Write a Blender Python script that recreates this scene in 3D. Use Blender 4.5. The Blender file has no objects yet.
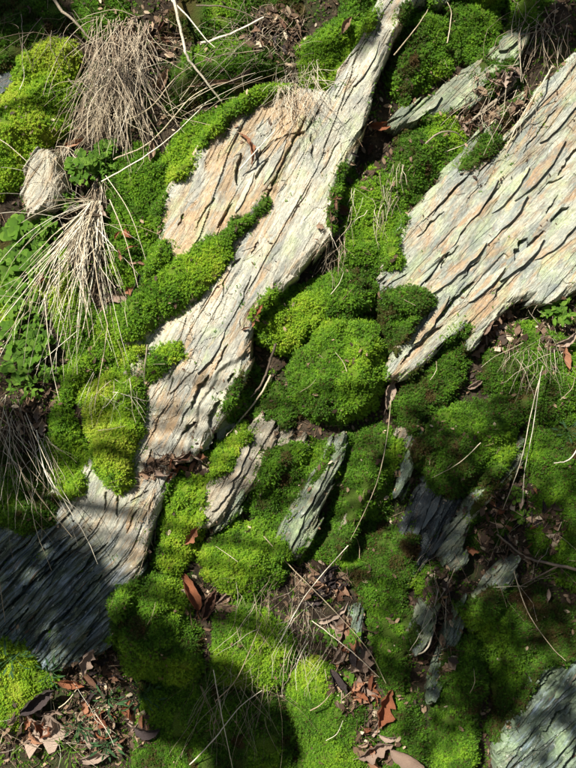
import bpy, math, random
import numpy as np
from mathutils import Matrix, Vector
random.seed(7); RNG = np.random.default_rng(7)
sc = bpy.context.scene
col = sc.collection
R = math.radians

# ------------------------------------------------------------------ camera, sky, sun
SL = R(65)                       # the bank rises at 65 degrees
ZC = 1.3                         # height of the middle of the framed part of the bank
K = 1.30 / 576                   # metres of bank per unit of the layout grid
eu = Vector((1, 0, 0)); ev = Vector((0, math.cos(SL), math.sin(SL))); ew = Vector((0, -math.sin(SL), math.cos(SL)))
B = Matrix(((eu.x, ev.x, ew.x, 0), (eu.y, ev.y, ew.y, 0), (eu.z, ev.z, ew.z, ZC), (0, 0, 0, 1)))
DCAM = 2.25
cam = bpy.data.cameras.new('camera'); camo = bpy.data.objects.new('camera', cam); col.objects.link(camo)
camo.matrix_world = B @ Matrix.Translation((0, 0, DCAM))
cam.sensor_fit = 'HORIZONTAL'; cam.angle = 2 * math.atan(0.65 / (DCAM - 0.025)); cam.clip_end = 500; cam.clip_start = 0.05
sc.camera = camo
SUND = Vector((-0.40, 0.47, 0.79)).normalized()      # towards the sun, in bank axes
sw = B.to_3x3() @ SUND
w = bpy.data.worlds.new('World'); sc.world = w; w.use_nodes = True
nt = w.node_tree; nt.nodes.clear()
sky = nt.nodes.new('ShaderNodeTexSky'); sky.sky_type = 'NISHITA'; sky.sun_disc = False
sky.sun_elevation = math.asin(sw.z); sky.sun_rotation = math.atan2(sw.x, sw.y)
bg = nt.nodes.new('ShaderNodeBackground'); bg.inputs[1].default_value = 0.05
wo = nt.nodes.new('ShaderNodeOutputWorld'); nt.links.new(sky.outputs[0], bg.inputs[0]); nt.links.new(bg.outputs[0], wo.inputs[0])
sl = bpy.data.lights.new('sun', 'SUN'); sl.energy = 5.0; sl.angle = R(0.55); sl.color = (1, 0.96, 0.88)
so = bpy.data.objects.new('sun', sl); col.objects.link(so)
so.rotation_euler = sw.to_track_quat('Z', 'Y').to_euler(); so.location = sw * 20
sc.view_settings.view_transform = 'Standard'; sc.view_settings.look = 'None'
sc.view_settings.exposure = 1.12; sc.view_settings.gamma = 1
sc.cycles.max_bounces = 6; sc.cycles.diffuse_bounces = 3

# ------------------------------------------------------------------ numeric helpers
M32 = np.uint64(0xffffffff)
def h2(ix, iy, seed):
    n = (ix.astype(np.int64) * 374761393 + iy.astype(np.int64) * 668265263 + seed * 1442695041).astype(np.uint64) & M32
    n = ((n ^ (n >> np.uint64(13))) * np.uint64(1274126177)) & M32
    n = ((n ^ (n >> np.uint64(15))) * np.uint64(2246822519)) & M32
    return ((n ^ (n >> np.uint64(16))) & M32).astype(np.float64) / 4294967296.0
def vn(x, y, seed=0):
    ix = np.floor(x); iy = np.floor(y); fx = x - ix; fy = y - iy
    fx = fx * fx * fx * (fx * (fx * 6 - 15) + 10); fy = fy * fy * fy * (fy * (fy * 6 - 15) + 10)
    a = h2(ix, iy, seed); b = h2(ix + 1, iy, seed); c = h2(ix, iy + 1, seed); d = h2(ix + 1, iy + 1, seed)
    return (a * (1 - fx) + b * fx) * (1 - fy) + (c * (1 - fx) + d * fx) * fy - 0.5
def fbm(x, y, seed=0, o=4, g=0.5):
    s = 0; a = 1
    for i in range(o):
        s = s + a * vn(x * 2 ** i + 17.3 * i, y * 2 ** i - 9.1 * i, seed + i); a *= g
    return s
def cell(x, y, seed):
    ix = np.floor(x); iy = np.floor(y)
    F1 = np.full(x.shape, 9.); F2 = F1.copy(); rid = np.zeros(x.shape); r2 = rid.copy(); dx = rid.copy(); dy = rid.copy()
    for i in (-1, 0, 1):
        for j in (-1, 0, 1):
            cx = ix + i; cy = iy + j
            px = cx + h2(cx, cy, seed); py = cy + h2(cx, cy, seed + 1)
            ax = x - px; ay = y - py; d = ax * ax + ay * ay
            m = d < F1
            F2 = np.where(m, F1, np.minimum(F2, d)); F1 = np.where(m, d, F1)
            dx = np.where(m, ax, dx); dy = np.where(m, ay, dy)
            rid = np.where(m, h2(cx, cy, seed + 2), rid); r2 = np.where(m, h2(cx, cy, seed + 3), r2)
    return rid, r2, np.sqrt(F2) - np.sqrt(F1), dx, dy
def sdf(poly, x, y):                        # > 0 inside
    P = np.array(poly, float); n = len(P); d = np.full(x.shape, 1e18); ins = np.zeros(x.shape, bool)
    for i in range(n):
        a = P[i]; b = P[(i + 1) % n]; e = b - a
        wx = x - a[0]; wy = y - a[1]
        t = np.clip((wx * e[0] + wy * e[1]) / (e @ e), 0, 1)
        d = np.minimum(d, (wx - e[0] * t) ** 2 + (wy - e[1] * t) ** 2)
        if a[1] != b[1]:
            c = ((a[1] > y) != (b[1] > y)) & (x < (b[0] - a[0]) * (y - a[1]) / (b[1] - a[1]) + a[0]); ins ^= c
    d = np.sqrt(d); return np.where(ins, d, -d)
def sst(a, b, x):
    t = np.clip((x - a) / (b - a), 0, 1); return t * t * (3 - 2 * t)

# ------------------------------------------------------------------ layout height map (2-unit steps)
X0, Y0, X1, Y1, ST = -220, -220, 796, 988, 2.0
gx, gy = np.meshgrid(np.arange(X0, X1 + 1, ST), np.arange(Y0, Y1 + 1, ST))
def ground_h(x, y):
    h = -0.030 + 0.035 * fbm(x / 90, y / 90, 3, 4) + 0.010 * fbm(x / 14, y / 14, 5, 3)
    return h
H = ground_h(gx, gy)
def hs(x, y, A=None):
    A = H if A is None else A
    x = np.asarray(x, float); y = np.asarray(y, float)
    fx = np.clip((x - X0) / ST, 0, H.shape[1] - 1.001); fy = np.clip((y - Y0) / ST, 0, H.shape[0] - 1.001)
    ix = fx.astype(int); iy = fy.astype(int); fx = fx - ix; fy = fy - iy
    return (A[iy, ix] * (1 - fx) + A[iy, ix + 1] * fx) * (1 - fy) + (A[iy + 1, ix] * (1 - fx) + A[iy + 1, ix + 1] * fx) * fy
def U(x): return (x - 288) * K
def V(y): return (384 - y) * K
def blur(A, n):
    for _ in range(n):
        A = (np.roll(A, 1, 0) + np.roll(A, -1, 0) + np.roll(A, 1, 1) + np.roll(A, -1, 1) + A) / 5
    return A

# ------------------------------------------------------------------ objects
def tag(o, label=None, cat=None, group=None, kind=None):
    if label: o['label'] = label
    if cat: o['category'] = cat
    if group: o['group'] = group
    if kind: o['kind'] = kind
    return o
def link(o, parent=None, m=None):
    col.objects.link(o)
    if parent is not None: o.parent = parent
    if m is not None: o.matrix_local = m
    return o
def root_at(name, px, py, h=None, ang=0):
    o = bpy.data.objects.new(name, None); o.empty_display_size = 0.02
    z = float(hs(px, py)) if h is None else h
    link(o, None, B @ Matrix.Translation((U(px), V(py), z)) @ Matrix.Rotation(ang, 4, 'Z')); return o
def mesh_np(name, v, f, mat, smooth=True, attrs=None):
    me = bpy.data.meshes.new(name); v = np.asarray(v, np.float32); f = np.asarray(f, np.int32); k = f.shape[1]
    me.vertices.add(len(v)); me.vertices.foreach_set('co', v.ravel())
    me.loops.add(f.size); me.loops.foreach_set('vertex_index', f.ravel())
    me.polygons.add(len(f)); me.polygons.foreach_set('loop_start', np.arange(0, f.size, k, dtype=np.int32))
    try: me.polygons.foreach_set('loop_total', np.full(len(f), k, np.int32))
    except Exception: pass
    me.polygons.foreach_set('use_smooth', np.full(len(f), smooth))
    for nm, a in (attrs or {}).items():
        a = np.asarray(a, np.float32); t = 'FLOAT' if a.ndim == 1 else 'FLOAT_VECTOR'
        at = me.attributes.new(nm, t, 'POINT'); at.data.foreach_set('value' if a.ndim == 1 else 'vector', a.ravel())
    me.update(calc_edges=True)
    if mat: me.materials.append(mat)
    return me
def grid_mesh(name, x, y, z, mask, mat, attrs=None, org=(0, 0, 0), smooth=True):
    idx = -np.ones(x.shape, int); q = mask[:-1, :-1] & mask[1:, :-1] & mask[:-1, 1:] & mask[1:, 1:]
    used = np.zeros(x.shape, bool); used[:-1, :-1] |= q; used[1:, :-1] |= q; used[:-1, 1:] |= q; used[1:, 1:] |= q
    idx[used] = np.arange(used.sum())
    f = np.stack([idx[1:, :-1][q], idx[1:, 1:][q], idx[:-1, 1:][q], idx[:-1, :-1][q]], 1)
    v = np.stack([U(x[used]) - org[0], V(y[used]) - org[1], z[used] - org[2]], 1)
    return mesh_np(name, v, f, mat, smooth, {k: a[used] for k, a in (attrs or {}).items()})

# ------------------------------------------------------------------ materials
class N:
    def __init__(s, name):
        s.m = bpy.data.materials.new(name); s.m.use_nodes = True; s.t = s.m.node_tree; s.t.nodes.clear()
        s.out = s.t.nodes.new('ShaderNodeOutputMaterial')
    def n(s, typ, **kw):
        o = s.t.nodes.new(typ)
        for k, v in kw.items():
            if hasattr(o, k): setattr(o, k, v)
            else: s.set(o, k, v)
        return o
    def set(s, o, k, v):
        k = k.replace('_', ' ') if isinstance(k, str) and k.replace('_', ' ') in o.inputs else k
        i = o.inputs[k]
        if hasattr(v, 'is_output') : s.t.links.new(v, i)
        else: i.default_value = v
    def attr(s, nm, t='GEOMETRY'):
        a = s.n('ShaderNodeAttribute'); a.attribute_name = nm; a.attribute_type = t; return a
    def noise(s, vec, scale=(1, 1, 1), sc_=1., det=4., rough=.55, dist=0.):
        mp = s.n('ShaderNodeMapping'); s.t.links.new(vec, mp.inputs[0]); mp.inputs['Scale'].default_value = scale
        o = s.n('ShaderNodeTexNoise'); s.t.links.new(mp.outputs[0], o.inputs['Vector'])
        o.inputs['Scale'].default_value = sc_; o.inputs['Detail'].default_value = det
        o.inputs['Roughness'].default_value = rough; o.inputs['Distortion'].default_value = dist
        return o.outputs['Fac']
    def rng(s, v, a, b, c=0., d=1., sm=True):
        o = s.n('ShaderNodeMapRange'); s.t.links.new(v, o.inputs[0])
        for i, q in enumerate((a, b, c, d)): o.inputs[i + 1].default_value = q
        if sm: o.interpolation_type = 'SMOOTHSTEP'
        return o.outputs[0]
    def mix(s, f, a, b, typ='MIX'):
        o = s.n('ShaderNodeMix'); o.data_type = 'RGBA'; o.blend_type = typ
        for i, q in ((0, f), (6, a), (7, b)):
            if hasattr(q, 'is_output'): s.t.links.new(q, o.inputs[i])
            else: o.inputs[i].default_value = (*q, 1) if isinstance(q, tuple) and len(q) == 3 else q
        return o.outputs[2]
    def math(s, op, a, b=0.):
        o = s.n('ShaderNodeMath'); o.operation = op
        for i, q in ((0, a), (1, b)):
            if hasattr(q, 'is_output'): s.t.links.new(q, o.inputs[i])
            else: o.inputs[i].default_value = q
        return o.outputs[0]
    def ramp(s, v, pts):
        o = s.n('ShaderNodeValToRGB'); s.t.links.new(v, o.inputs[0]); r = o.color_ramp
        while len(r.elements) < len(pts): r.elements.new(0.5)
        for e, (p, c) in zip(r.elements, pts): e.position = p; e.color = (*c, 1)
        return o.outputs[0]
    def bump(s, hgt, dist, strength=1.):
        o = s.n('ShaderNodeBump'); s.t.links.new(hgt, o.inputs['Height']); o.inputs['Distance'].default_value = dist
        o.inputs['Strength'].default_value = strength; return o.outputs[0]
    def bsdf(s, color, rough=.6, spec=.5, normal=None, trans=0.):
        b = s.n('ShaderNodeBsdfPrincipled')
        for k, v in (('Base Color', color), ('Roughness', rough), ('Specular IOR Level', spec)):
            if hasattr(v, 'is_output'): s.t.links.new(v, b.inputs[k])
            else: b.inputs[k].default_value = (*v, 1) if isinstance(v, tuple) else v
        if normal is not None: s.t.links.new(normal, b.inputs['Normal'])
        o = b.outputs[0]
        if trans > 0:
            t = s.n('ShaderNodeBsdfTranslucent')
            if hasattr(color, 'is_output'): s.t.links.new(color, t.inputs[0])
            else: t.inputs[0].default_value = (*color, 1)
            mx = s.n('ShaderNodeMixShader'); mx.inputs[0].default_value = trans
            s.t.links.new(o, mx.inputs[1]); s.t.links.new(t.outputs[0], mx.inputs[2]); o = mx.outputs[0]
        s.t.links.new(o, s.out.inputs[0]); return s.m

def rock_mat(name, light, mid, ochre, ochre_amt, lichen_amt, dark_amt, rough=.6, spec=.4,
             lichen=(.40, .47, .25), dark=(.12, .125, .12)):
    s = N(name); st = s.attr('st').outputs['Vector']; cr = s.attr('cr').outputs['Fac']
    big = s.noise(st, (.9, 3.2, 1), 1.2, 5, .6, .6)
    c = s.mix(s.rng(big, .38, .62), mid, light)
    oc = s.math('ADD', s.noise(st, (1.0, 4.0, 1), 1.7, 5, .65, 1.), s.math('MULTIPLY', s.attr('och').outputs['Fac'], .10))
    c = s.mix(s.rng(oc, .62 - .16 * ochre_amt, .74 - .1 * ochre_amt, 0, .85), c, ochre)
    al = s.attr('alg').outputs['Fac']; an = s.noise(st, (2.2, 16, 1), 1.6, 5, .65, .6)  # bands: painted shade at the lower left, even dark banding elsewhere
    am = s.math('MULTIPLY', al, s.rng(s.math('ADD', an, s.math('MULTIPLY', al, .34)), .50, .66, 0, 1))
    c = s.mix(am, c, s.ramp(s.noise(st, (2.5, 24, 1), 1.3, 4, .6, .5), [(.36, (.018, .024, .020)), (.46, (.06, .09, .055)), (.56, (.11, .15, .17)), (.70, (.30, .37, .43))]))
    pt = s.noise(st, (2.2, 3.6, 1), 1.3, 6, .7, .5); c = s.mix(1., c, s.ramp(pt, [(.30, (.52, .56, .58)), (.45, (.88, .90, .88)), (.58, (1.12, 1.09, 1.02)), (.72, (.84, .70, .55))]), 'MULTIPLY')
    c = s.mix(s.rng(s.noise(st, (3, 18, 1), 1.4, 6, .7, .6), .56, .66, 0, .6), c, (.22, .135, .07))
    fl = s.noise(st, (6, 50, 1), 1.0, 5, .7, .2)
    c = s.mix(s.rng(fl, .50, .72, 0, .75 * dark_amt), c, dark)
    c = s.mix(s.rng(s.noise(st, (1.3, 1.9, 1), 2.3, 7, .7, .3), .66 - .26 * lichen_amt, .80 - .16 * lichen_amt, 0, .6), c, lichen)
    c = s.mix(s.rng(s.noise(st, (14, 22, 1), 1.3, 5, .7), .60, .66, 0, .5), c, (.62, .63, .55))
    c = s.mix(s.rng(s.noise(st, (9, 16, 1), 2.3, 5, .7), .63, .69, 0, .6), c, (.10, .09, .06))
    br = s.rng(cr, 0, 1, .80, 1.14, False)
    ft = s.rng(s.noise(st, (5, 90, 1), 1., 6, .75, .1), .3, .7, .72, 1.2, False)
    c = s.mix(1., c, ft, 'MULTIPLY')
    c = s.mix(1., c, s.rng(s.noise(st, (30, 44, 1), 1., 5, .8), .25, .75, .6, 1.3, False), 'MULTIPLY')
    c = s.mix(s.rng(s.noise(st, (70, 90, 1), 1., 3, .8), .58, .66, 0, .45), c, (.09, .08, .06))
    c = s.mix(1., c, br, 'MULTIPLY')
    mm = s.n('ShaderNodeMath'); mm.operation = 'ADD'
    s.t.links.new(s.noise(st, (12, 110, 1), 1., 5, .7, .2), mm.inputs[0]); s.t.links.new(s.noise(st, (45, 70, 30), 1., 4, .7), mm.inputs[1])
    return s.bsdf(c, s.rng(fl, .3, .7, rough + .12, rough - .12), spec, s.bump(mm.outputs[0], .0030, .9))
ROCK = {
 'pale':  rock_mat('pale_slate', (.50, .475, .385), (.31, .305, .265), (.42, .28, .15), .82, .60, .6),
 'ochre': rock_mat('ochre_slate', (.48, .45, .36), (.37, .34, .28), (.42, .28, .14), .8, .30, .32),
 'cool':  rock_mat('cool_slate', (.42, .42, .345), (.22, .24, .22), (.40, .26, .14), 1.0, .80, .9),
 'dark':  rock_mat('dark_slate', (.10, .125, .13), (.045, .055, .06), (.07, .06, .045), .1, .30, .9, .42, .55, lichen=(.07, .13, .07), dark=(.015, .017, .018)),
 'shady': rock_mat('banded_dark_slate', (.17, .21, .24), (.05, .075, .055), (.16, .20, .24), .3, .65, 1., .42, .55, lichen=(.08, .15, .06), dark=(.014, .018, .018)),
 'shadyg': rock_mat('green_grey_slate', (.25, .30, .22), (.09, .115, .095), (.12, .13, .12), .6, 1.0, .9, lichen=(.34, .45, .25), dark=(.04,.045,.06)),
 'green': rock_mat('lichened_slate', (.26, .28, .20), (.12, .145, .10), (.24, .18, .10), .2, .75, .7, lichen=(.36, .46, .22)),
 'tan':   rock_mat('tan_slate', (.36, .32, .24), (.24, .21, .16), (.28, .20, .12), .6, .15, .8, lichen=(.34, .40, .22)),
}
def soil_mat():
    s = N('soil'); tc = s.n('ShaderNodeTexCoord').outputs['Object']
    a = s.noise(tc, (1, 1, 1), 30, 8, .7); c = s.ramp(a, [(.3, (.018, .013, .009)), (.5, (.045, .032, .02)), (.66, (.10, .072, .045)), (.8, (.16, .12, .08))])
    c = s.mix(s.rng(s.noise(tc, (1, 1, 1), 9, 6, .6), .5, .62, 0, .8), c, (.035, .05, .012))
    return s.bsdf(c, .9, .2, s.bump(s.noise(tc, (1, 1, 1), 120, 7, .75), .01, 1.))
SOIL = soil_mat()
def path_mat():
    s = N('path_gravel'); tc = s.n('ShaderNodeTexCoord').outputs['Object']
    c = s.ramp(s.noise(tc, (1, 1, 1), 40, 8, .7), [(.3, (.06, .05, .035)), (.6, (.17, .14, .10)), (.8, (.25, .22, .17))])
    return s.bsdf(c, .9, .2, s.bump(s.noise(tc, (1, 1, 1), 60, 6, .7), .01))
def moss_mat(name, inst):
    s = N(name); t = s.attr('tint', 'INSTANCER' if inst else 'GEOMETRY').outputs['Fac']
    if inst:
        rnd = s.n('ShaderNodeObjectInfo').outputs['Random']
        t2 = s.math('ADD', t, s.rng(rnd, 0, 1, -.10, .10, False))
        tipn = s.attr('tip').outputs['Fac']
        t2 = s.math('ADD', t2, s.rng(tipn, 0, 1, -.10, .09, False))
        dd = s.rng(rnd, .925, .93, 0, .42, False); t2 = s.math('SUBTRACT', t2, dd)
    else: t2 = t
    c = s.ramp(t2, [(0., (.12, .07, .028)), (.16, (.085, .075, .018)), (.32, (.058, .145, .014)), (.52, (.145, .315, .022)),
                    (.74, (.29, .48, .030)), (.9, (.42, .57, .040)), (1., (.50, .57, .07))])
    if inst: return s.bsdf(c, .5, .35, None, .34)
    c2 = s.mix(.72, c, (.03, .028, .008))
    g = s.n('ShaderNodeTexCoord').outputs['Object']
    return s.bsdf(c2, .9, .1, s.bump(s.noise(g, (1, 1, 1), 260, 3, .6), .006))
MOSSB = moss_mat('moss_body', False); MOSSS = moss_mat('moss_shoot', True)
def leaf_mat(name, pts, trans=.15, rough=.55):
    s = N(name); oi = s.n('ShaderNodeObjectInfo'); tc = s.n('ShaderNodeTexCoord').outputs['Object']
    a = s.noise(tc, (1, 1, 1), 55, 5, .65)
    v = s.math('ADD', s.math('MULTIPLY', oi.outputs['Random'], .75), s.math('MULTIPLY', s.math('SUBTRACT', a, .38), .9))
    c = s.ramp(v, pts)
    return s.bsdf(c, rough, .4, s.bump(s.noise(tc, (1, 1, 1), 300, 3, .6), .002), trans)
LEAF = leaf_mat('dead_leaf', [(.0, (.055, .028, .018)), (.25, (.15, .07, .04)), (.5, (.27, .145, .085)), (.75, (.38, .24, .15)), (1., (.48, .36, .25))])
LEAFR = leaf_mat('rust_leaf', [(.0, (.16, .05, .025)), (.4, (.33, .12, .05)), (.8, (.46, .22, .12)), (1., (.5, .3, .18))])
LEAFP = leaf_mat('pale_leaf', [(.0, (.26, .17, .12)), (.5, (.44, .32, .24)), (1., (.58, .46, .36))])
LEAFD = leaf_mat('dark_leaf', [(.0, (.018, .014, .014)), (.5, (.05, .036, .034)), (1., (.10, .075, .07))], .03, .38)
STRAW = leaf_mat('straw', [(.0, (.26, .19, .11)), (.35, (.46, .38, .25)), (.7, (.66, .59, .44)), (1., (.78, .73, .60))], .1)
FIBRE = leaf_mat('old_fibre', [(.0, (.12, .08, .05)), (.4, (.34, .26, .17)), (.8, (.58, .50, .36)), (1., (.72, .65, .5))], .1)
TWIG = leaf_mat('twig_bark', [(.0, (.07, .05, .035)), (.5, (.17, .13, .09)), (1., (.30, .25, .18))], 0, .8)
TWIGP = leaf_mat('pale_twig', [(.0, (.42, .36, .26)), (1., (.70, .64, .5))], 0, .6)
HERB = leaf_mat('herb_leaf', [(.0, (.07, .17, .015)), (.5, (.14, .30, .025)), (1., (.27, .44, .06))], .35, .42)
HERBD = leaf_mat('dark_herb_leaf', [(.0, (.03, .085, .03)), (.6, (.06, .15, .05)), (1., (.10, .21, .08))], .25, .4)
BARK = leaf_mat('tree_bark', [(.0, (.05, .04, .03)), (1., (.16, .13, .10))], 0, .85)

# ------------------------------------------------------------------ setting: ground, hillside, path
me = grid_mesh('ground', gx, gy, ground_h(gx, gy) - 0.12 * (1 - sst(0, 60, np.minimum(np.minimum(gx - X0, X1 - gx), np.minimum(gy - Y0, Y1 - gy)))), np.ones(gx.shape, bool), SOIL)
tag(link(bpy.data.objects.new('ground', me), None, B), kind='structure')
hv = []; hf = []
prof = [(-1.6, -.02), (-1.2, -.10), (0, -.13), (1.2, -.10), (2.2, 0)]
xs = np.linspace(-60, 60, 25)
pts = [(v * ev + ww * ew + Vector((0, 0, ZC))) for v, ww in prof]
top = pts[-1]; pts += [top + Vector((0, 1.5, .5)), top + Vector((0, 8, 1.6)), top + Vector((0, 90, 3))]
for p in pts:
    for x in xs: hv.append((x, p.y, p.z))
n = len(xs)
for i in range(len(pts) - 1):
    for j in range(n - 1): hf.append((i * n + j, i * n + j + 1, (i + 1) * n + j + 1, (i + 1) * n + j))
tag(link(bpy.data.objects.new('hillside', mesh_np('hillside', hv, hf, SOIL)), None), kind='structure')
tag(link(bpy.data.objects.new('path', mesh_np('path', [(-60, -90, 0.0), (60, -90, 0), (60, 1.2, 0), (-60, 1.2, 0)], [(0, 1, 2, 3)], path_mat())), None), kind='structure')

# ------------------------------------------------------------------ rock slabs
RTOP = np.full(H.shape, -9.)
def slab_fn(poly, ang, T, tilt=(0, 0), amp=1., seed=1, wav=1.0, scale=1., jag=5., low=.010, ridge=.3, crack=.22, grow=3., cracks=(), adds=(), bend=None, algc=0.):  # algc: even dark banding over the slab
    cx = sum(p[0] for p in poly) / len(poly); cy = sum(p[1] for p in poly) / len(poly)
    ca, sa = math.cos(R(ang)), math.sin(R(ang))
    def f(x, y):
        s = (x * ca - y * sa); t = (x * sa + y * ca); rg = ridge
        if bend:                                             # the grain turns towards the lower left
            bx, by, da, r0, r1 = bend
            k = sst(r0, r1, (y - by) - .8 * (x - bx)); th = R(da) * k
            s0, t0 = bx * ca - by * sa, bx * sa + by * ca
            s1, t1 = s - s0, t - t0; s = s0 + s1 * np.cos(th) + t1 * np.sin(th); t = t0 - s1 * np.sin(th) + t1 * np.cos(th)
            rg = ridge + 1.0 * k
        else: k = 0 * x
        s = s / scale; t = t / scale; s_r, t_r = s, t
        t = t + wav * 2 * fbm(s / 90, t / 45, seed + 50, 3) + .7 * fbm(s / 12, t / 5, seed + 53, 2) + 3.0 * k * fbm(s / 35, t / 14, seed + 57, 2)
        s = s + 16 * fbm(s / 60, t / 12, seed + 60, 2)
        a = cell(s / 230, t / 26, seed); b = cell(s / 70, t / 9, seed + 5); c = cell(s / 24, t / 3.2, seed + 9); d = cell(s / 110, t / 1.9, seed + 14); e_ = cell(s / 26, t / 13, seed + 19)
        q = sst(-.04, .28, fbm(s / 80 + 3, t / 26, seed + 90, 3)); q = q if ridge < .8 else .5 + .5 * q; q = np.maximum(q, .7 * k)
        h = .0055 * (a[0] - .5) + q * .0045 * (b[0] - .5) + (.15 + q) * .0012 * (c[0] - .5) + .0008 * (d[0] - .5) + .0040 * (e_[0] - .5) * (e_[1] > .62)
        h = h + rg * (.008 * a[4] + q * .0060 * b[4] + q * .0022 * c[4])
        h = h - .010 * (1 - sst(.0, .045, a[2])) * (a[1] > 1 - crack) * sst(-.1, .12, fbm(x / 26, y / 26, seed + 44, 2)) - .005 * (1 - sst(0, .10, b[2])) * (b[1] > 1 - crack * .5) * q
        h = h - .007 * (b[0] > .95) * q + .0030 * fbm(s / 30, t / 14, seed + 95, 3) + .0012 * fbm(s / 7, t / 3, seed + 33, 3)
        g_ = cell((s + .5 * t) / 30, (t - .25 * s) / 16, seed + 64); h = h - .004 * (1 - sst(0, .05, g_[2])) * (g_[1] > .8) * (q > .1)
        for (x0, y0, L, W, dep, da) in cracks:
            c2, s2 = math.cos(R(ang + da)), math.sin(R(ang + da)); u = (x - x0) * c2 - (y - y0) * s2; v = (x - x0) * s2 + (y - y0) * c2
            v = v + 2.2 * fbm(u / 9, v / 9, int(x0), 2); wl = W / 2 * np.clip(1 - (2 * u / L) ** 2, 0, 1) * (1 + .9 * fbm(u / 6, u * 0, int(y0), 2))
            m = np.abs(v) < wl; h = h - dep * m * np.clip(1.15 - .5 * (v / (W / 2) + 1), .2, 1)
        z = T + h * amp + low * 2 * fbm(x / 90, y / 90, seed + 70, 2) + tilt[0] * (x - cx) * K + tilt[1] * (cy - y) * K
        och = 0 * x
        for (pl, dh, oc) in adds:
            g = sst(-2, 3, sdf(pl, x, y) + 3 * fbm(x / 12, y / 12, seed + 77, 2)); z = z + dh * g; och = och + oc * g
        sd = sdf(poly, x, y) + grow + jag * (b[0] - .5) + .5 * jag * (c[0] - .5) + .8 * jag * fbm(x / 22, y / 22, seed + 80, 2)
        z = z - .010 * (1 - sst(2, 8, sd)) * (b[1] > .4) - .008 * (1 - sst(0, 3, sd))
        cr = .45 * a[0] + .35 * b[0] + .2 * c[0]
        return z, sd, s_r + 6 * fbm(s / 60, t / 30, seed, 2), t, cr, och, k + algc + 0 * x  # last value: shade put into the colour towards the lower left, plus even banding
    return f, cx, cy
def slab(name, poly, ang, T, mat, label, cat='rock', step=.8, flakes=(), **kw):
    global H
    f, cx, cy = slab_fn(poly, ang, T, **kw)
    xs = [p[0] for p in poly]; ys = [p[1] for p in poly]
    bx0, bx1 = max(min(xs) - 8, X0 + 4), min(max(xs) + 8, X1 - 4); by0, by1 = max(min(ys) - 8, Y0 + 4), min(max(ys) + 8, Y1 - 4)
    # fine where the picture looks, coarser outside
    x, y = np.meshgrid(np.arange(bx0, bx1, step), np.arange(by0, by1, step))
    z, sd, s, t, cr, och, alg = f(x, y)
    under = np.minimum(hs(x, y) - .02, T - .05)
    e = sst(-1.6, .3, sd); zz = under * (1 - e) + z * e
    zc = T
    me = grid_mesh(name, x, y, zz, sd > -3.2, ROCK[mat], {'st': np.stack([s / 100, t / 100, z * 0 + kw.get('seed', 1) * 3.7], -1), 'cr': cr, 'och': och, 'alg': alg}, (U(cx), V(cy), zc), smooth=False)  # alg: painted shade at the lower left plus even dark banding
    root = bpy.data.objects.new(name, me if not flakes else None)
    link(root, None, B @ Matrix.Translation((U(cx), V(cy), zc)))
    if flakes: link(bpy.data.objects.new('slab_body', me), root)
    tag(root, label, cat, 'slate rocks jutting from the bank')
    m = (gx > bx0) & (gx < bx1) & (gy > by0) & (gy < by1)
    zz, sd2, *_ = f(gx[m], gy[m]); cur = H[m]; H[m] = np.where(sd2 > -.5, np.maximum(zz, cur), cur)
    RTOP[m] = np.where(sd2 > 1, zz, RTOP[m])
    for (fx, fy, L, W, th, da) in flakes:
        link(bpy.data.objects.new('flake', flake_mesh(fx, fy, L, W, th, ang + da, ROCK[mat], (U(cx), V(cy), zc), kw.get('seed', 1))), root)
    return root
def flake_mesh(fx, fy, L, W, th, ang, mat, org, seed):
    rr = random.Random(int(fx * 31 + fy * 7)); ca, sa = math.cos(R(ang)), math.sin(R(ang)); n = 9
    edge = []
    for i in range(n + 1): edge.append((-L / 2 + L * i / n, -W / 2 * (1 - abs(2 * i / n - 1) ** 2.2) * rr.uniform(.55, 1.2)))
    for i in range(n, -1, -1): edge.append((-L / 2 + L * i / n + rr.uniform(-1, 1), W / 2 * (1 - abs(2 * i / n - 1) ** 3) * rr.uniform(.6, 1.15) + .4))
    v = []; st = []
    h0 = float(hs(fx, fy))
    for lay, zz in ((0, -.006), (1, th)):
        for (s, t) in edge:
            x = fx + s * ca + t * sa; y = fy - s * sa + t * ca
            hh = .5 * h0 + .5 * float(hs(x, y))
            v.append((U(x) - org[0], V(y) - org[1], hh + (zz if lay == 0 else zz * (.75 + .5 * (t / W + .5)) + rr.uniform(-.0006, .0006)) - org[2]))
            st.append(((s + fx) / 100, (t + fy) / 100, seed * 3.7 + 9))
    m = len(edge)
    bm_f = [(i, (i + 1) % m, m + (i + 1) % m, m + i) for i in range(m)]
    me = bpy.data.meshes.new('flake')
    faces = [tuple(reversed(q)) for q in bm_f] + [tuple(range(m, 2 * m))[::-1]]
    me.from_pydata(v, [], faces)
    a = me.attributes.new('st', 'FLOAT_VECTOR', 'POINT'); a.data.foreach_set('vector', np.array(st, np.float32).ravel())
    a = me.attributes.new('alg', 'FLOAT', 'POINT'); a.data.foreach_set('value', np.full(len(v), 1. if (seed == 11 and fy > 545) or seed == 89 else 0., np.float32))  # painted shade on lower-left flakes, dark banding on the bottom right ones
    a = me.attributes.new('cr', 'FLOAT', 'POINT'); a.data.foreach_set('value', np.full(len(v), rr.uniform(.3, .9), np.float32))
    me.materials.append(mat); me.update(); return me

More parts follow.
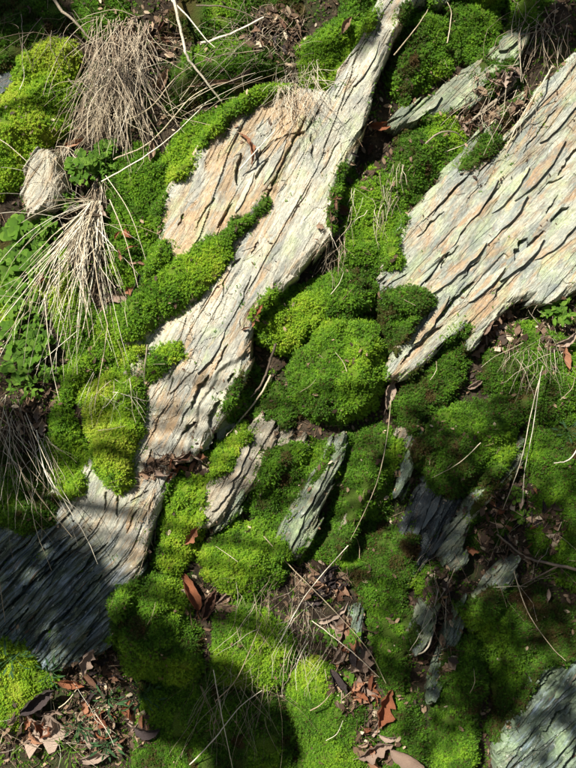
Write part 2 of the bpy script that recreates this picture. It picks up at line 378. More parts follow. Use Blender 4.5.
slab('rock_outcrop', [(445, -90), (412, 0), (400, 25), (386, 50), (372, 90), (358, 140), (339, 188), (330, 235), (307, 262), (274, 297), (252, 320), (248, 358), (240, 388), (216, 426), (194, 454), (172, 462), (152, 520), (136, 572), (122, 610), (108, 645), (88, 664), (50, 670), (0, 652), (-60, 690), (-150, 700), (-150, 560), (-40, 530), (30, 505), (72, 488), (86, 470), (98, 440), (126, 420), (126, 380), (136, 350), (118, 330), (140, 290), (158, 262), (158, 212), (176, 178), (204, 140), (232, 112), (262, 94), (292, 90), (325, 96), (350, 68), (365, 40), (382, 0), (405, -90)],
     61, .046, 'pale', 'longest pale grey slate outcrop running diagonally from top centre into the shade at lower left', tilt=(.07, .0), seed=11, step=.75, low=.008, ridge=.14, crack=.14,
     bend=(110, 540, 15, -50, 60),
     adds=[([(262, 94), (300, 88), (318, 112), (300, 150), (268, 200), (236, 228), (185, 262), (150, 270), (150, 205), (176, 170), (204, 134), (232, 106)], .006, 1.), ([(185, 300), (140, 340), (145, 372), (160, 345), (200, 300)], -.012, 0), ([(190, 452), (200, 405), (222, 370), (250, 350), (256, 380), (232, 420)], -.010, -.2), ([(126, 500), (126, 360), (170, 330), (190, 400), (160, 460)], .0, .35)],
     cracks=[(201, 392, 40, 9, .022, 4), (216, 414, 30, 10, .022, 8), (190, 428, 20, 7, .020, -20), (232, 378, 12, 6, .016, 0), (186, 415, 24, 3, .010, 0), (222, 358, 30, 3.5, .012, 0), (247, 290, 30, 3, .008, 10), (237, 265, 14, 4, .012, -20), (255, 250, 16, 3, .008, 0), (292, 150, 66, 5, .012, 0), (272, 190, 40, 4, .012, 6), (240, 172, 34, 7, .018, 22), (262, 172, 26, 4, .012, 0), (206, 215, 40, 3, .008, -4), (226, 218, 30, 5, .012, -2), (182, 222, 14, 4, .010, 0), (312, 150, 24, 4, .012, 30), (300, 205, 44, 2.5, .008, 0), (330, 160, 40, 2.5, .008, 0), (352, 96, 50, 2.5, .008, 0), (150, 460, 24, 3.5, .012, 12), (118, 505, 26, 3, .012, 30), (140, 495, 22, 3, .010, -30), (133, 520, 30, 3, .010, 0), (106, 500, 20, 3, .010, 20), (175, 370, 26, 2.5, .008, 0), (160, 420, 30, 3, .008, 0),
             (60, 560, 70, 6, .016, -16), (30, 585, 80, 6, .016, -16), (80, 600, 70, 6, .016, -14), (50, 630, 60, 6, .016, -16), (92, 560, 50, 5, .014, -14), (10, 560, 60, 5, .014, -16), (100, 620, 44, 5, .014, -10), (20, 620, 60, 5, .014, -16)],
     flakes=[(212, 352, 50, 8, .004, -4), (225, 425, 44, 16, .010, 4), (206, 440, 26, 12, .008, 10), (365, 70, 50, 7, .004, 0), (245, 195, 44, 6, .003, 4), (275, 165, 50, 7, .004, 2), (70, 575, 60, 8, .007, -16), (40, 600, 60, 8, .007, -14), (85, 625, 50, 8, .007, -12)])
slab('rock_slab', [(796, -60), (680, -20), (610, 30), (572, 62), (540, 90), (512, 128), (470, 162), (440, 186), (405, 222), (384, 270), (384, 298), (408, 318), (394, 350), (388, 378), (412, 372), (440, 348), (466, 322), (472, 346), (490, 318), (512, 300), (545, 300), (590, 288), (700, 262), (796, 260)],
     48, .030, 'cool', 'broad grey green and tan slate slab filling the upper right side', tilt=(-.05, .0), seed=41, step=.7, ridge=.15, crack=.16, cracks=[(436, 268, 40, 8, .020, 2), (448, 258, 30, 5, .014, 6), (456, 300, 50, 9, .020, 0), (420, 345, 60, 6, .016, -6), (462, 232, 10, 5, .014, 0), (445, 250, 16, 4, .010, 0), (420, 300, 24, 4, .010, 0), (440, 320, 14, 3, .010, 0), (488, 200, 40, 3, .010, 0), (520, 250, 26, 12, .020, 10), (535, 240, 26, 5, .014, 0), (500, 290, 26, 6, .014, 4), (500, 150, 70, 4, .012, 0), (450, 195, 60, 3, .010, 0), (560, 215, 26, 7, .018, -10), (552, 205, 24, 4, .012, 10), (540, 130, 60, 3, .010, 4), (430, 225, 40, 3, .010, 0), (570, 160, 40, 6, .014, 4), (470, 270, 34, 3, .010, 0)],
     flakes=[(455, 270, 80, 10, .006, -6), (500, 225, 80, 10, .006, 0), (470, 215, 90, 9, .006, 4), (540, 170, 80, 10, .007, 2), (520, 260, 60, 9, .009, -4), (430, 320, 60, 9, .007, 6), (420, 280, 60, 8, .005, 0), (560, 120, 60, 9, .006, 0), (555, 240, 60, 10, .006, -6), (485, 285, 50, 8, .008, -4), (448, 245, 50, 8, .005, 5), (510, 190, 60, 8, .006, 3)])
slab('rock_slab', [(470, 604), (466, 630), (452, 668), (440, 700), (430, 706), (436, 676), (450, 636), (460, 610)], 66, .016, 'shadyg', 'thin dark slate fin between the bottom right moss block and the dark cleft', seed=163, scale=.6, amp=1.4, algc=.6)
slab('rock_slab', [(420, 430), (424, 446), (410, 480), (402, 500), (396, 494), (402, 466), (412, 440)], 64, .020, 'shadyg', 'thin dark slate fin left of the striped slate block', seed=167, scale=.6, amp=1.4, algc=.6)
slab('rock_slab', [(250, 470), (252, 484), (236, 512), (220, 534), (212, 532), (226, 506), (240, 482)], 60, .020, 'green', 'thin slate edge along the right foot of the short tan slab', seed=173, scale=.6, amp=1.2, algc=.3)
slab('rock_slab', [(360, 610), (364, 630), (360, 655), (352, 660), (350, 636), (354, 614)], 78, .016, 'shadyg', 'small dark slate fin at the top of the lower leaf trail', seed=179, scale=.6, amp=1.2, algc=.6)
slab('rock_slab', [(520, 560), (516, 575), (500, 596), (484, 616), (476, 632), (468, 628), (478, 604), (496, 580)], 50, .02, 'green', 'low grey slate edge in the shade right of the slim splinter', seed=151, algc=.35, scale=.6, amp=1.2)
slab('rock_slab', [(382, 440), (384, 460), (368, 500), (352, 540), (340, 556), (336, 546), (348, 512), (362, 472)], 64, .022, 'tan', 'thin slate edge showing in the moss right of the green grey blade', seed=157, scale=.6, amp=1.2)
slab('rock_slab', [(528, 30), (512, 28), (498, 46), (480, 62), (455, 72), (432, 92), (404, 108), (386, 122), (400, 128), (440, 116), (472, 104), (500, 84), (520, 56)],
     45, .018, 'green', 'small lichened slate ledge with a pale tip under the two top moss cushions', tilt=(.03, 0), seed=53,
     flakes=[(508, 42, 26, 14, .010, 0), (425, 108, 44, 9, .008, -8), (488, 74, 44, 12, .010, 0)])
slab('rock_slab', [(524, 96), (506, 128), (482, 160), (452, 188), (442, 196), (446, 172), (468, 144), (492, 116)],
     50, .022, 'green', 'dark green stained slate strip along the upper left edge of the broad right slab', seed=59, amp=1.6)
slab('rock_slab', [(262, 412), (276, 426), (266, 456), (256, 480), (238, 502), (216, 522), (202, 526), (199, 502), (214, 480), (234, 452), (248, 428)],
     60, .034, 'tan', 'short tan grey slate slab in the middle among moss, just right of the leaf pocket', tilt=(.05, 0), seed=61, amp=1.2, scale=.8,
     flakes=[(240, 462, 44, 8, .006, 4), (222, 496, 36, 8, .006, -6)])
slab('rock_slab', [(284, 424), (292, 442), (304, 436), (306, 452), (286, 464), (270, 482), (258, 490), (264, 466), (276, 444)],
     55, .030, 'tan', 'small forked tan slate wedge directly below the centre moss cushion', seed=67, scale=.7)
slab('rock_slab', [(344, 436), (342, 460), (328, 488), (314, 514), (302, 536), (290, 556), (274, 556), (284, 530), (298, 502), (316, 470), (330, 446)],
     60, .042, 'green', 'narrow green grey slate blade standing between the moss at lower centre', tilt=(.1, 0), seed=71, algc=.35, amp=1.2, scale=.7,
     flakes=[(314, 490, 60, 6, .008, 2), (296, 530, 44, 6, .006, 6)])
slab('rock_slab', [(318, 498), (318, 520), (306, 542), (296, 556), (288, 552), (298, 528), (310, 508)], 60, .026, 'green', 'short low slate splinter lying along the right foot of the green grey blade', seed=73, scale=.7)
slab('rock_slab', [(522, 442), (524, 456), (506, 482), (490, 500), (470, 524), (460, 546), (464, 562), (448, 570), (442, 556), (454, 524), (468, 500), (486, 478), (504, 454)],
     50, .036, 'green', 'long thin pale green lichened slate blade below the right moss mound', tilt=(-.05, 0), seed=79, algc=.35, scale=.7)
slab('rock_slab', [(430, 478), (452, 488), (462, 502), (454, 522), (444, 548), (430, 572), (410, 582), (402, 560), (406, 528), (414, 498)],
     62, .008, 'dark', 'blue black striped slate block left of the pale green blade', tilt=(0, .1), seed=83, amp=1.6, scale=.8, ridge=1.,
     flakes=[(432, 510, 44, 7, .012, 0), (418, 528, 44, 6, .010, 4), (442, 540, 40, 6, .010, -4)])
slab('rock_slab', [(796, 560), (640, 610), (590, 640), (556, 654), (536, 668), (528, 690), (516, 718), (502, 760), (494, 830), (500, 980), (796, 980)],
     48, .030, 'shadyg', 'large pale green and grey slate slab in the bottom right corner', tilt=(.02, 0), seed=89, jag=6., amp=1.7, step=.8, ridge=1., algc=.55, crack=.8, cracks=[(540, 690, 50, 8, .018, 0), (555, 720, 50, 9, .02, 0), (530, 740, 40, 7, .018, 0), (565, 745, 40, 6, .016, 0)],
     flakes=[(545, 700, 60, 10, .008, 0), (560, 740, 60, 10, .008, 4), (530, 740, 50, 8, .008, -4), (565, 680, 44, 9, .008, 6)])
slab('rock_slab', [(38, 150), (58, 158), (62, 184), (46, 206), (30, 214), (20, 194), (24, 166)], 60, .040, 'ochre', 'small cream slate block under the yellow green moss at upper left', seed=97, scale=.8)
slab('rock_slab', [(444, 586), (440, 610), (428, 634), (416, 650), (412, 632), (424, 608), (434, 588)], 60, .030, 'green', 'slim pale slate splinter leaning over the dark cleft at lower right', seed=101, algc=.35, scale=.6)
slab('rock_slab', [(414, 426), (408, 448), (398, 474), (390, 468), (394, 446), (404, 430)], 62, .026, 'tan', 'small brown slate splinter left of the right moss mound', seed=103, scale=.6)
slab('rock_slab', [(396, -40), (470, -60), (505, -30), (500, -8), (470, -8), (430, 0), (410, 10)], 50, .03, 'green', 'grey slate edge showing at the very top between moss and slab', seed=107)
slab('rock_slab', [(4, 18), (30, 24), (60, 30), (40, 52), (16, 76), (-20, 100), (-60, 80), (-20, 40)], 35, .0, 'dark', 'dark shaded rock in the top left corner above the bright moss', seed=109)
slab('rock_slab', [(120, -220), (260, -220), (200, -80), (140, -40), (90, -90)], 60, .02, 'ochre', 'slate slab above the top left edge of the view', seed=113, step=1.6)
slab('rock_slab', [(620, 300), (720, 280), (760, 420), (680, 520), (620, 470)], 50, .02, 'cool', 'slate slab beyond the right edge of the view', seed=127, step=1.6)
slab('rock_slab', [(-180, 260), (-100, 200), (-50, 300), (-90, 440), (-180, 430)], 60, .02, 'pale', 'slate slab beyond the left edge of the view', seed=131, step=1.6)

# ------------------------------------------------------------------ moss
def shoot_mesh(seed, n=14, r=.0031, h=.0062):
    rr = random.Random(seed); v = []; f = []; tip = []
    for k in range(n):
        lay = k / n; a = k * 2.4 + rr.uniform(-.3, .3); z0 = h * (.15 + .8 * lay); L = r * (1.15 - .6 * lay) * rr.uniform(.8, 1.15); up = h * (.15 + .35 * lay) * rr.uniform(.7, 1.3)
        c, s = math.cos(a), math.sin(a); wd = .15 * L + .0002; b = len(v)
        v += [(0, 0, z0 - .0008), (c * L * .5 - s * wd, s * L * .5 + c * wd, z0 + up * .6), (c * L, s * L, z0 + up), (c * L * .5 + s * wd, s * L * .5 - c * wd, z0 + up * .6)]
        tip += [.15 * lay, .5, 1., .5]
        f += [(b, b + 3, b + 2, b + 1)]
    return mesh_np('moss_shoot', v, f, MOSSS, True, {'tip': np.array(tip)})
SHOOTS = []
for i in range(4):
    o = bpy.data.objects.new('moss_shoot_form', shoot_mesh(i)); SHOOTS.append(o)
def make_gn(name, objs):
    g = bpy.data.node_groups.new(name, 'GeometryNodeTree')
    g.interface.new_socket('Geometry', in_out='INPUT', socket_type='NodeSocketGeometry'); g.interface.new_socket('Geometry', in_out='OUTPUT', socket_type='NodeSocketGeometry')
    gi = g.nodes.new('NodeGroupInput'); go = g.nodes.new('NodeGroupOutput'); j = g.nodes.new('GeometryNodeGeometryToInstance')
    for o in objs[::-1]:
        oi = g.nodes.new('GeometryNodeObjectInfo'); oi.inputs['Object'].default_value = o; oi.inputs['As Instance'].default_value = False
        g.links.new(oi.outputs['Geometry'], j.inputs[0])
    ip = g.nodes.new('GeometryNodeInstanceOnPoints'); ip.inputs['Pick Instance'].default_value = True
    def na(nm, t):
        a = g.nodes.new('GeometryNodeInputNamedAttribute'); a.data_type = t; a.inputs['Name'].default_value = nm; return a.outputs['Attribute']
    e2r = g.nodes.new('FunctionNodeEulerToRotation'); g.links.new(na('rot', 'FLOAT_VECTOR'), e2r.inputs[0])
    g.links.new(gi.outputs[0], ip.inputs['Points']); g.links.new(j.outputs[0], ip.inputs['Instance'])
    g.links.new(na('pick', 'INT'), ip.inputs['Instance Index'])
    g.links.new(e2r.outputs[0], ip.inputs['Rotation']); g.links.new(na('scl', 'FLOAT'), ip.inputs['Scale'])
    g.links.new(ip.outputs[0], go.inputs[0]); return g
GN_MOSS = make_gn('moss_shoots', SHOOTS)
def inst_obj(name, pos, normal, scl, tint, gn, parent, mat_local=None, npick=4, spin=True, lean=.35):
    """points carrying rotation, scale and tint; the node group puts one small form on each"""
    n = len(pos); nm = normal + RNG.normal(0, lean, (n, 3)); nm /= np.linalg.norm(nm, axis=1)[:, None]
    ph = RNG.uniform(0, 6.283, n)
    # euler XYZ so that Z axis -> nm after random spin about Z first: R = Rz(c) Ry(b) Rx(a) ; use a=spin impossible, so tilt by (b, c) and vary spin through variants
    b = np.arccos(np.clip(nm[:, 2], -1, 1)); c = np.arctan2(nm[:, 1], nm[:, 0])
    # XYZ euler of Rz(c) Ry(b) Rz(ph)
    cb, sb, cc, s_, cp, sp = np.cos(b), np.sin(b), np.cos(c), np.sin(c), np.cos(ph), np.sin(ph)
    r00 = cc * cb * cp - s_ * sp; r10 = s_ * cb * cp + cc * sp; r20 = -sb * cp; r21 = sb * sp; r22 = cb
    ey = -np.arcsin(np.clip(r20, -1, 1)); ex = np.arctan2(r21, r22); ez = np.arctan2(r10, r00)
    me = bpy.data.meshes.new(name); me.vertices.add(n); me.vertices.foreach_set('co', np.asarray(pos, np.float32).ravel())
    for an, t, a in (('rot', 'FLOAT_VECTOR', np.stack([ex, ey, ez], 1)), ('scl', 'FLOAT', scl), ('tint', 'FLOAT', tint), ('pick', 'INT', RNG.integers(0, npick, n))):
        at = me.attributes.new(an, t, 'POINT'); at.data.foreach_set('vector' if t == 'FLOAT_VECTOR' else 'value', np.asarray(a, np.int32 if t == 'INT' else np.float32).ravel())
    me.update(); o = bpy.data.objects.new(name, me); link(o, parent, mat_local)
    md = o.modifiers.new('forms', 'NODES'); md.node_group = gn
    o['kind'] = 'stuff'; return o
COVER = np.zeros(H.shape)
SPACING = 1.14
def moss(poly, Ht, tint, label, seed, lump=.26, holes=0., soft=16., droop=0., dens=1., grp='moss cushions on the bank', name='moss_cushion', brown=.12, sh=1.):
    global H, COVER
    xs = [p[0] for p in poly]; ys = [p[1] for p in poly]; cx = sum(xs) / len(xs); cy = sum(ys) / len(ys)
    base = hs(gx, gy, HB)
    def f(x, y):
        sd = sdf(poly, x, y) + 2. + 10 * fbm(x / 30, y / 30, seed, 3) + 4 * fbm(x / 7, y / 7, seed + 3, 2)
        dome = (1 - np.exp(-np.maximum(sd, 0) / soft))
        hb = hs(x, y, HB)
        z = hb + Ht * dome * (1 + lump * 2 * fbm(x / 26, y / 26, seed + 7, 3)) + .004 * fbm(x / 9, y / 9, seed + 11, 2) * dome - .008 * (1 - sst(0, 3, sd)) - .03 * (1 - sst(-3, 0, sd))
        return z, sd
    x, y = np.meshgrid(np.arange(min(xs) - 12, max(xs) + 12, 2.), np.arange(min(ys) - 12, max(ys) + 12, 2.))
    z, sd = f(x, y); oz = float(hs(cx, cy, HB))
    def tn(x, y, sd):
        t = tint + .42 * fbm(x / 45, y / 45, seed + 21, 3) + .16 * fbm(x / 8, y / 8, seed + 23, 2)
        return t - brown * 1.8 * np.exp(-np.maximum(sd, 0) / 4.) * (fbm(x / 30, y / 30, seed + 31, 2) > -.1) - brown * 2.4 * sst(.34, .55, fbm(x / 24, y / 24, seed + 33, 3))
    root = bpy.data.objects.new(name, None); root.empty_display_size = .02
    link(root, None, B @ Matrix.Translation((U(cx), V(cy), oz))); tag(root, label, 'moss', grp)
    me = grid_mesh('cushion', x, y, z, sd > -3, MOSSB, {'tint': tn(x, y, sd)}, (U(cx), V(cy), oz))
    link(bpy.data.objects.new('cushion', me), root)
    # shoots
    area = (max(xs) - min(xs) + 16) * (max(ys) - min(ys) + 16); n = int(area / SPACING ** 2 * dens)
    px = RNG.uniform(min(xs) - 8, max(xs) + 8, n); py = RNG.uniform(min(ys) - 8, max(ys) + 8, n)
    out = (px < -60) | (px > 636) | (py < -60) | (py > 828); keep = (~out) | (RNG.random(n) < .3); big = np.where(out, 1.8, 1.)
    z, sd = f(px, py); keep &= sd > -1.2
    if holes > 0: keep &= fbm(px / 16, py / 16, seed + 41, 3) > (-.5 + holes)
    keep &= (fbm(px / 5, py / 5, seed + 43, 2) > -.34)
    px, py, z, sd, big = px[keep], py[keep], z[keep], sd[keep], big[keep]
    e = 1.5; zx = f(px + e, py)[0] - f(px - e, py)[0]; zy = f(px, py + e)[0] - f(px, py - e)[0]
    nr = np.stack([-zx / (2 * e * K), zy / (2 * e * K), np.ones(len(px))], 1); nr[:, :2] = np.clip(nr[:, :2], -2.2, 2.2)
    nr /= np.linalg.norm(nr, axis=1)[:, None]
    nr2 = nr + np.array([0, .25, .1])
    tt = tn(px, py, sd)
    clump = fbm(px / 3.2, py / 3.2, seed + 51, 2)
    pos = np.stack([U(px) - U(cx), V(py) - V(cy), z - oz], 1) + nr * (.0035 * clump + RNG.uniform(-.002, .0015, len(px)))[:, None]
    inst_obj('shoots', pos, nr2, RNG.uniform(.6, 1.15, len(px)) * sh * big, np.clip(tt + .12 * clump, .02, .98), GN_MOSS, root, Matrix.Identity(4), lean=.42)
    m = (gx > min(xs) - 12) & (gx < max(xs) + 12) & (gy > min(ys) - 12) & (gy < max(ys) + 12)
    z, sd = f(gx[m], gy[m]); H[m] = np.where(sd > 0, np.maximum(H[m], z + .004), H[m]); COVER[m] = np.where(sd > 0, 1, COVER[m])
    return len(px)
HB = blur(H.copy(), 6)
HB = np.minimum(HB, H + .012)
tot = 0
MOSS = [
 # poly, height, tint, label, kwargs
 ([(-200, 120), (-60, 95), (0, 84), (18, 58), (48, 34), (74, 30), (80, 50), (78, 76), (70, 102), (62, 124), (50, 140), (36, 146), (24, 162), (8, 190), (-80, 215), (-200, 220)], .075, .80, 'bright yellow green moss cushion at the top left beside the hanging roots', dict(soft=22)),
 ([(146, 130), (168, 165), (166, 200), (160, 236), (172, 256), (150, 286), (124, 292), (106, 272), (103, 230), (104, 190), (114, 155)], .055, .56, 'upright deep green moss block left of the ochre slab, above the moss tongue', dict()),
 ([(284, 76), (290, 92), (262, 105), (236, 118), (206, 150), (186, 176), (168, 186), (154, 166), (164, 145), (190, 118), (230, 94), (262, 82)], .045, .64, 'green moss band along the upper edge of the ochre slab', dict(soft=10)),
 ([(160, 70), (196, 40), (240, 22), (272, 36), (288, 66), (250, 82), (200, 102), (168, 116), (152, 96)], .035, .42, 'dark green moss patch behind the pale bent twig at the top', dict(holes=.12)),
 ([(350, -40), (392, -40), (376, 8), (364, 38), (346, 60), (337, 84), (325, 96), (306, 82), (296, 62), (293, 42), (318, 26), (338, 6)], .070, .60, 'rounded green moss cushion at the top lying on the left edge of the long slab', dict(soft=12)),
 ([(268, 205), (256, 222), (236, 246), (206, 282), (176, 310), (150, 330), (120, 350), (88, 346), (92, 316), (126, 296), (160, 272), (196, 248), (232, 224)], .040, .64, 'long tapering moss tongue running up between the ochre and the long pale slab', dict(soft=8)),
 ([(183, 341), (181, 356), (168, 369), (152, 375), (147, 362), (160, 348)], .016, .62, 'small thin moss patch on pale rock under the moss tongue', dict(soft=6)),
 ([(84, 386), (112, 372), (140, 380), (145, 410), (142, 440), (134, 460), (135, 482), (122, 490), (106, 486), (94, 470), (90, 450), (80, 430), (76, 405)], .055, .80, 'brightest yellow green moss cushion hanging over the pale slab at left, dry stems above it', dict(soft=12, brown=.2)),
 ([(58, 375), (86, 345), (118, 338), (140, 350), (128, 370), (100, 376), (78, 388), (70, 410), (76, 435), (86, 460), (82, 492), (62, 504), (46, 474), (38, 440), (44, 410)], .045, .74, 'green moss cushion left of the brightest one, its lower half in shadow', dict()),
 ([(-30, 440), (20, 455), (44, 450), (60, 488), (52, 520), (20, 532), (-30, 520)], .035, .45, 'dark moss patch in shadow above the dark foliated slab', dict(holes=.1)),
 ([(253, 318), (270, 300), (300, 286), (334, 272), (366, 266), (380, 284), (374, 310), (346, 328), (320, 330), (306, 342), (292, 356), (272, 350), (256, 338)], .085, .64, 'upper lobe of moss at the centre touching the long slab', dict(soft=12)),
 ([(296, 350), (318, 318), (352, 312), (384, 320), (390, 345), (394, 372), (382, 396), (366, 416), (344, 424), (318, 424), (298, 414), (288, 392), (288, 368)], .115, .64, 'largest domed green moss cushion in the very centre of the bank', dict(soft=18)),
 ([(376, 292), (410, 288), (428, 300), (420, 322), (406, 344), (395, 362), (386, 352), (380, 322)], .055, .46, 'dark green moss lobe right of the centre cushion against the right slab', dict(soft=10)),
 ([(332, 200), (344, 172), (374, 160), (402, 176), (404, 225), (396, 262), (372, 276), (350, 272), (330, 254), (326, 228)], .060, .48, 'mottled dark moss cushion between the two big slabs above the centre', dict(holes=.04)),
 ([(396, 138), (424, 114), (460, 104), (478, 118), (466, 150), (442, 178), (420, 200), (402, 194), (392, 162)], .050, .47, 'green moss cushion at upper right under the lichened ledge', dict(holes=.1)),
 ([(398, 20), (430, 4), (450, 14), (457, 48), (450, 74), (426, 84), (406, 102), (394, 78), (395, 45)], .065, .50, 'left one of the two moss cushions at the top above the lichened ledge', dict(soft=10)),
 ([(452, 6), (478, -40), (505, -10), (502, 30), (492, 56), (472, 62), (457, 50), (450, 26)], .060, .50, 'right one of the two moss cushions at the top above the lichened ledge', dict(soft=10)),
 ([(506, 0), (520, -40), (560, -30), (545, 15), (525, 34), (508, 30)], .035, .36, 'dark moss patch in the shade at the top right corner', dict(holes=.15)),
 ([(470, 324), (476, 350), (470, 382), (452, 402), (432, 416), (414, 432), (400, 424), (396, 396), (408, 370), (434, 350), (454, 334)], .060, .48, 'elongated green moss cushion under the lower tip of the right slab', dict(soft=12)),
 ([(436, 410), (470, 400), (500, 396), (522, 412), (520, 445), (502, 468), (476, 494), (450, 498), (428, 488), (412, 466), (410, 435)], .085, .45, 'rounded dark green moss mound on the right above the striped slate', dict(soft=16)),
 ([(484, 356), (508, 330), (540, 322), (570, 340), (600, 345), (640, 380), (600, 418), (545, 428), (524, 414), (500, 394), (484, 380)], .055, .46, 'green moss mound with dry grass at the right edge below the slab', dict(holes=.06)),
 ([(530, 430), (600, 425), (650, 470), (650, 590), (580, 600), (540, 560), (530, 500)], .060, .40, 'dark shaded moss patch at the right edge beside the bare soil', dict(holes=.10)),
 ([(166, 488), (186, 468), (214, 452), (240, 424), (250, 436), (232, 462), (204, 490), (203, 526), (190, 560), (170, 578), (144, 572), (150, 535)], .050, .70, 'light green moss strip between the long slab and the short tan slab', dict(soft=8)),
 ([(194, 548), (225, 526), (255, 520), (276, 535), (291, 560), (282, 592), (256, 602), (225, 602), (200, 584)], .075, .66, 'light green moss cushion below the short tan slab beside curled leaves', dict()),
 ([(118, 588), (140, 572), (172, 576), (190, 604), (200, 640), (206, 672), (182, 694), (150, 690), (120, 672), (106, 640)], .085, .52, 'rounded moss cushion at the lower left half in shadow beside the dark slab', dict(soft=18)),
 ([(262, 446), (300, 440), (330, 446), (318, 472), (300, 500), (280, 536), (255, 524), (236, 512), (256, 480)], .030, .54, 'moss patch filling the hollow left of the green grey slate blade', dict(holes=.1)),
 ([(346, 430), (386, 420), (402, 440), (396, 480), (386, 524), (360, 532), (332, 520), (330, 500), (342, 465)], .045, .50, 'moss patch directly right of the green grey slate blade', dict(holes=.14)),
 ([(296, 552), (330, 518), (386, 526), (414, 540), (416, 582), (404, 612), (370, 604), (345, 588), (310, 572)], .050, .52, 'broad moss cushion at lower centre above the leaf pocket', dict(holes=.06)),
 ([(362, 600), (406, 600), (418, 625), (414, 680), (402, 712), (382, 690), (370, 640)], .045, .50, 'moss column right of the lower leaf trail', dict(holes=.1)),
 ([(226, 400), (240, 378), (256, 370), (258, 392), (244, 418), (230, 432), (222, 424)], .030, .54, 'small moss strip on the right edge of the long slab left of centre', dict(soft=6)),
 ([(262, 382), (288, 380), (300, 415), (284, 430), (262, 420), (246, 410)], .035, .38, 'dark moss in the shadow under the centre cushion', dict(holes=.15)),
 ([(284, 676), (312, 660), (342, 686), (364, 716), (376, 768), (370, 860), (306, 860), (296, 740), (284, 700)], .050, .62, 'yellow green moss slope left of the lower leaf trail at the bottom', dict()),
 ([(206, 616), (240, 600), (272, 610), (294, 640), (288, 684), (260, 702), (212, 696)], .040, .52, 'moss patch with dry grass over it at the lower centre', dict(holes=.14)),
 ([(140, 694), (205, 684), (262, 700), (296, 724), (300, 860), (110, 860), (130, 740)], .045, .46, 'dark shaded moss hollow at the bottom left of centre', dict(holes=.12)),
 ([(-160, 660), (0, 640), (30, 650), (56, 684), (42, 704), (20, 735), (-20, 752), (-160, 760)], .045, .76, 'sunlit yellow green moss in the bottom left corner', dict(soft=12)),
 ([(398, 694), (420, 700), (432, 740), (430, 850), (384, 850), (380, 730)], .040, .46, 'narrow moss strip right of the oak leaf at the bottom', dict()),
 ([(440, 652), (468, 640), (498, 654), (492, 690), (484, 722), (474, 800), (428, 840), (438, 720)], .065, .44, 'upright dark green moss block at the bottom right of the dark cleft', dict(soft=10)),
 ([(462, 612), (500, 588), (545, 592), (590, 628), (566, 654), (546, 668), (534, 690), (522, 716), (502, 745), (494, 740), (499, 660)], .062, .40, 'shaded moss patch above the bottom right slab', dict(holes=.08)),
 ([(416, 582), (440, 564), (460, 570), (456, 592), (430, 608), (416, 602)], .040, .46, 'little moss cushion just below the striped slate block', dict(soft=7)),
 ([(70, -20), (110, -30), (124, 10), (106, 30), (84, 32), (70, 20)], .030, .55, 'moss patch at the top left above the hanging roots', dict(holes=.1)),
 ([(470, 500), (520, 470), (530, 520), (500, 560), (470, 560)], .015, .38, 'thin sparse moss on the bare soil right of the pale green blade', dict(holes=.42)),
 ([(150, 20), (190, -30), (300, -40), (300, 20), (250, 20), (190, 36)], .025, .40, 'sparse moss among dry stems at the top', dict(holes=.25)),
 ([(90, 440), (40, 300), (10, 330), (-60, 300), (-60, 200), (10, 220), (60, 250), (100, 330)], .02, .68, 'thin moss under the green herbs at the left edge', dict(holes=.2)),
 ([(480, 60), (520, 60), (540, 90), (505, 128), (480, 110)], .015, .36, 'thin dark moss among the twigs at upper right', dict(holes=.35)),
 ([(-60, -20), (40, -20), (66, 4), (60, 26), (30, 40), (6, 62), (-60, 80)], .035, .38, 'dark moss over the shaded rock in the top left corner', dict(holes=.15)),
 ([(502, 140), (490, 150), (470, 172), (462, 168), (480, 146), (500, 122)], .012, .48, 'thin moss line on the green stained strip', dict(soft=4)),
]
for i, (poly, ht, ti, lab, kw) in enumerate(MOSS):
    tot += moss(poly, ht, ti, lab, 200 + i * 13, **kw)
# --- between the cushions
def carpet():
    n = 90000; px = RNG.uniform(-120, 696, n); py = RNG.uniform(-120, 888, n)
    w_ = .14 + .30 * sst(380, 480, py) + .10 * sst(300, 420, px)
    k = (fbm(px / 40, py / 40, 901, 4) + w_ > .12) & (hs(px, py, COVER) < .5) & (hs(px, py, RTOP) < -1) & (fbm(px / 7, py / 7, 905, 2) > -.1)
    px, py = px[k], py[k]; z = hs(px, py)
    inst_obj_root = inst_obj('thin_moss', np.stack([U(px), V(py), z], 1), np.tile(np.array([[0, .3, 1.]]), (len(px), 1)), RNG.uniform(.6, 1.1, len(px)), np.clip(.46 + .3 * fbm(px / 30, py / 30, 907, 3), .05, .9), GN_MOSS, None, B, lean=.5)
    tag(inst_obj_root, 'thin patchy green moss growing over the dark soil between the cushions', 'moss', None, 'stuff'); return len(px)
def films():
    n = 260000; px = RNG.uniform(-60, 636, n); py = RNG.uniform(-60, 828, n); Cb = blur(COVER, 14); Hb = blur(H, 5)
    low = sst(.0005, .006, hs(px, py, Hb) - hs(px, py))               # cracks and hollows catch moss first
    k = (hs(px, py, COVER) < .5) & (hs(px, py, Cb) + .35 * low + .5 * fbm(px / 18, py / 18, 931, 3) + .5 * fbm(px / 4, py / 4, 935, 2) > .42) & (hs(px, py, RTOP) > -1)
    px, py = px[k], py[k]
    o = inst_obj('thin_moss', np.stack([U(px), V(py), hs(px, py) - .001], 1), np.tile(np.array([[0, .3, 1.]]), (len(px), 1)), RNG.uniform(.35, .75, len(px)), np.clip(.58 + .3 * fbm(px / 30, py / 30, 937, 3), .05, .9), GN_MOSS, None, B, lean=.5)
    tag(o, 'fine film of moss creeping from the cushions over the slate edges and cracks', 'moss', None, 'stuff'); return len(px)
tot += carpet(); tot += films()
print('moss shoots', tot)

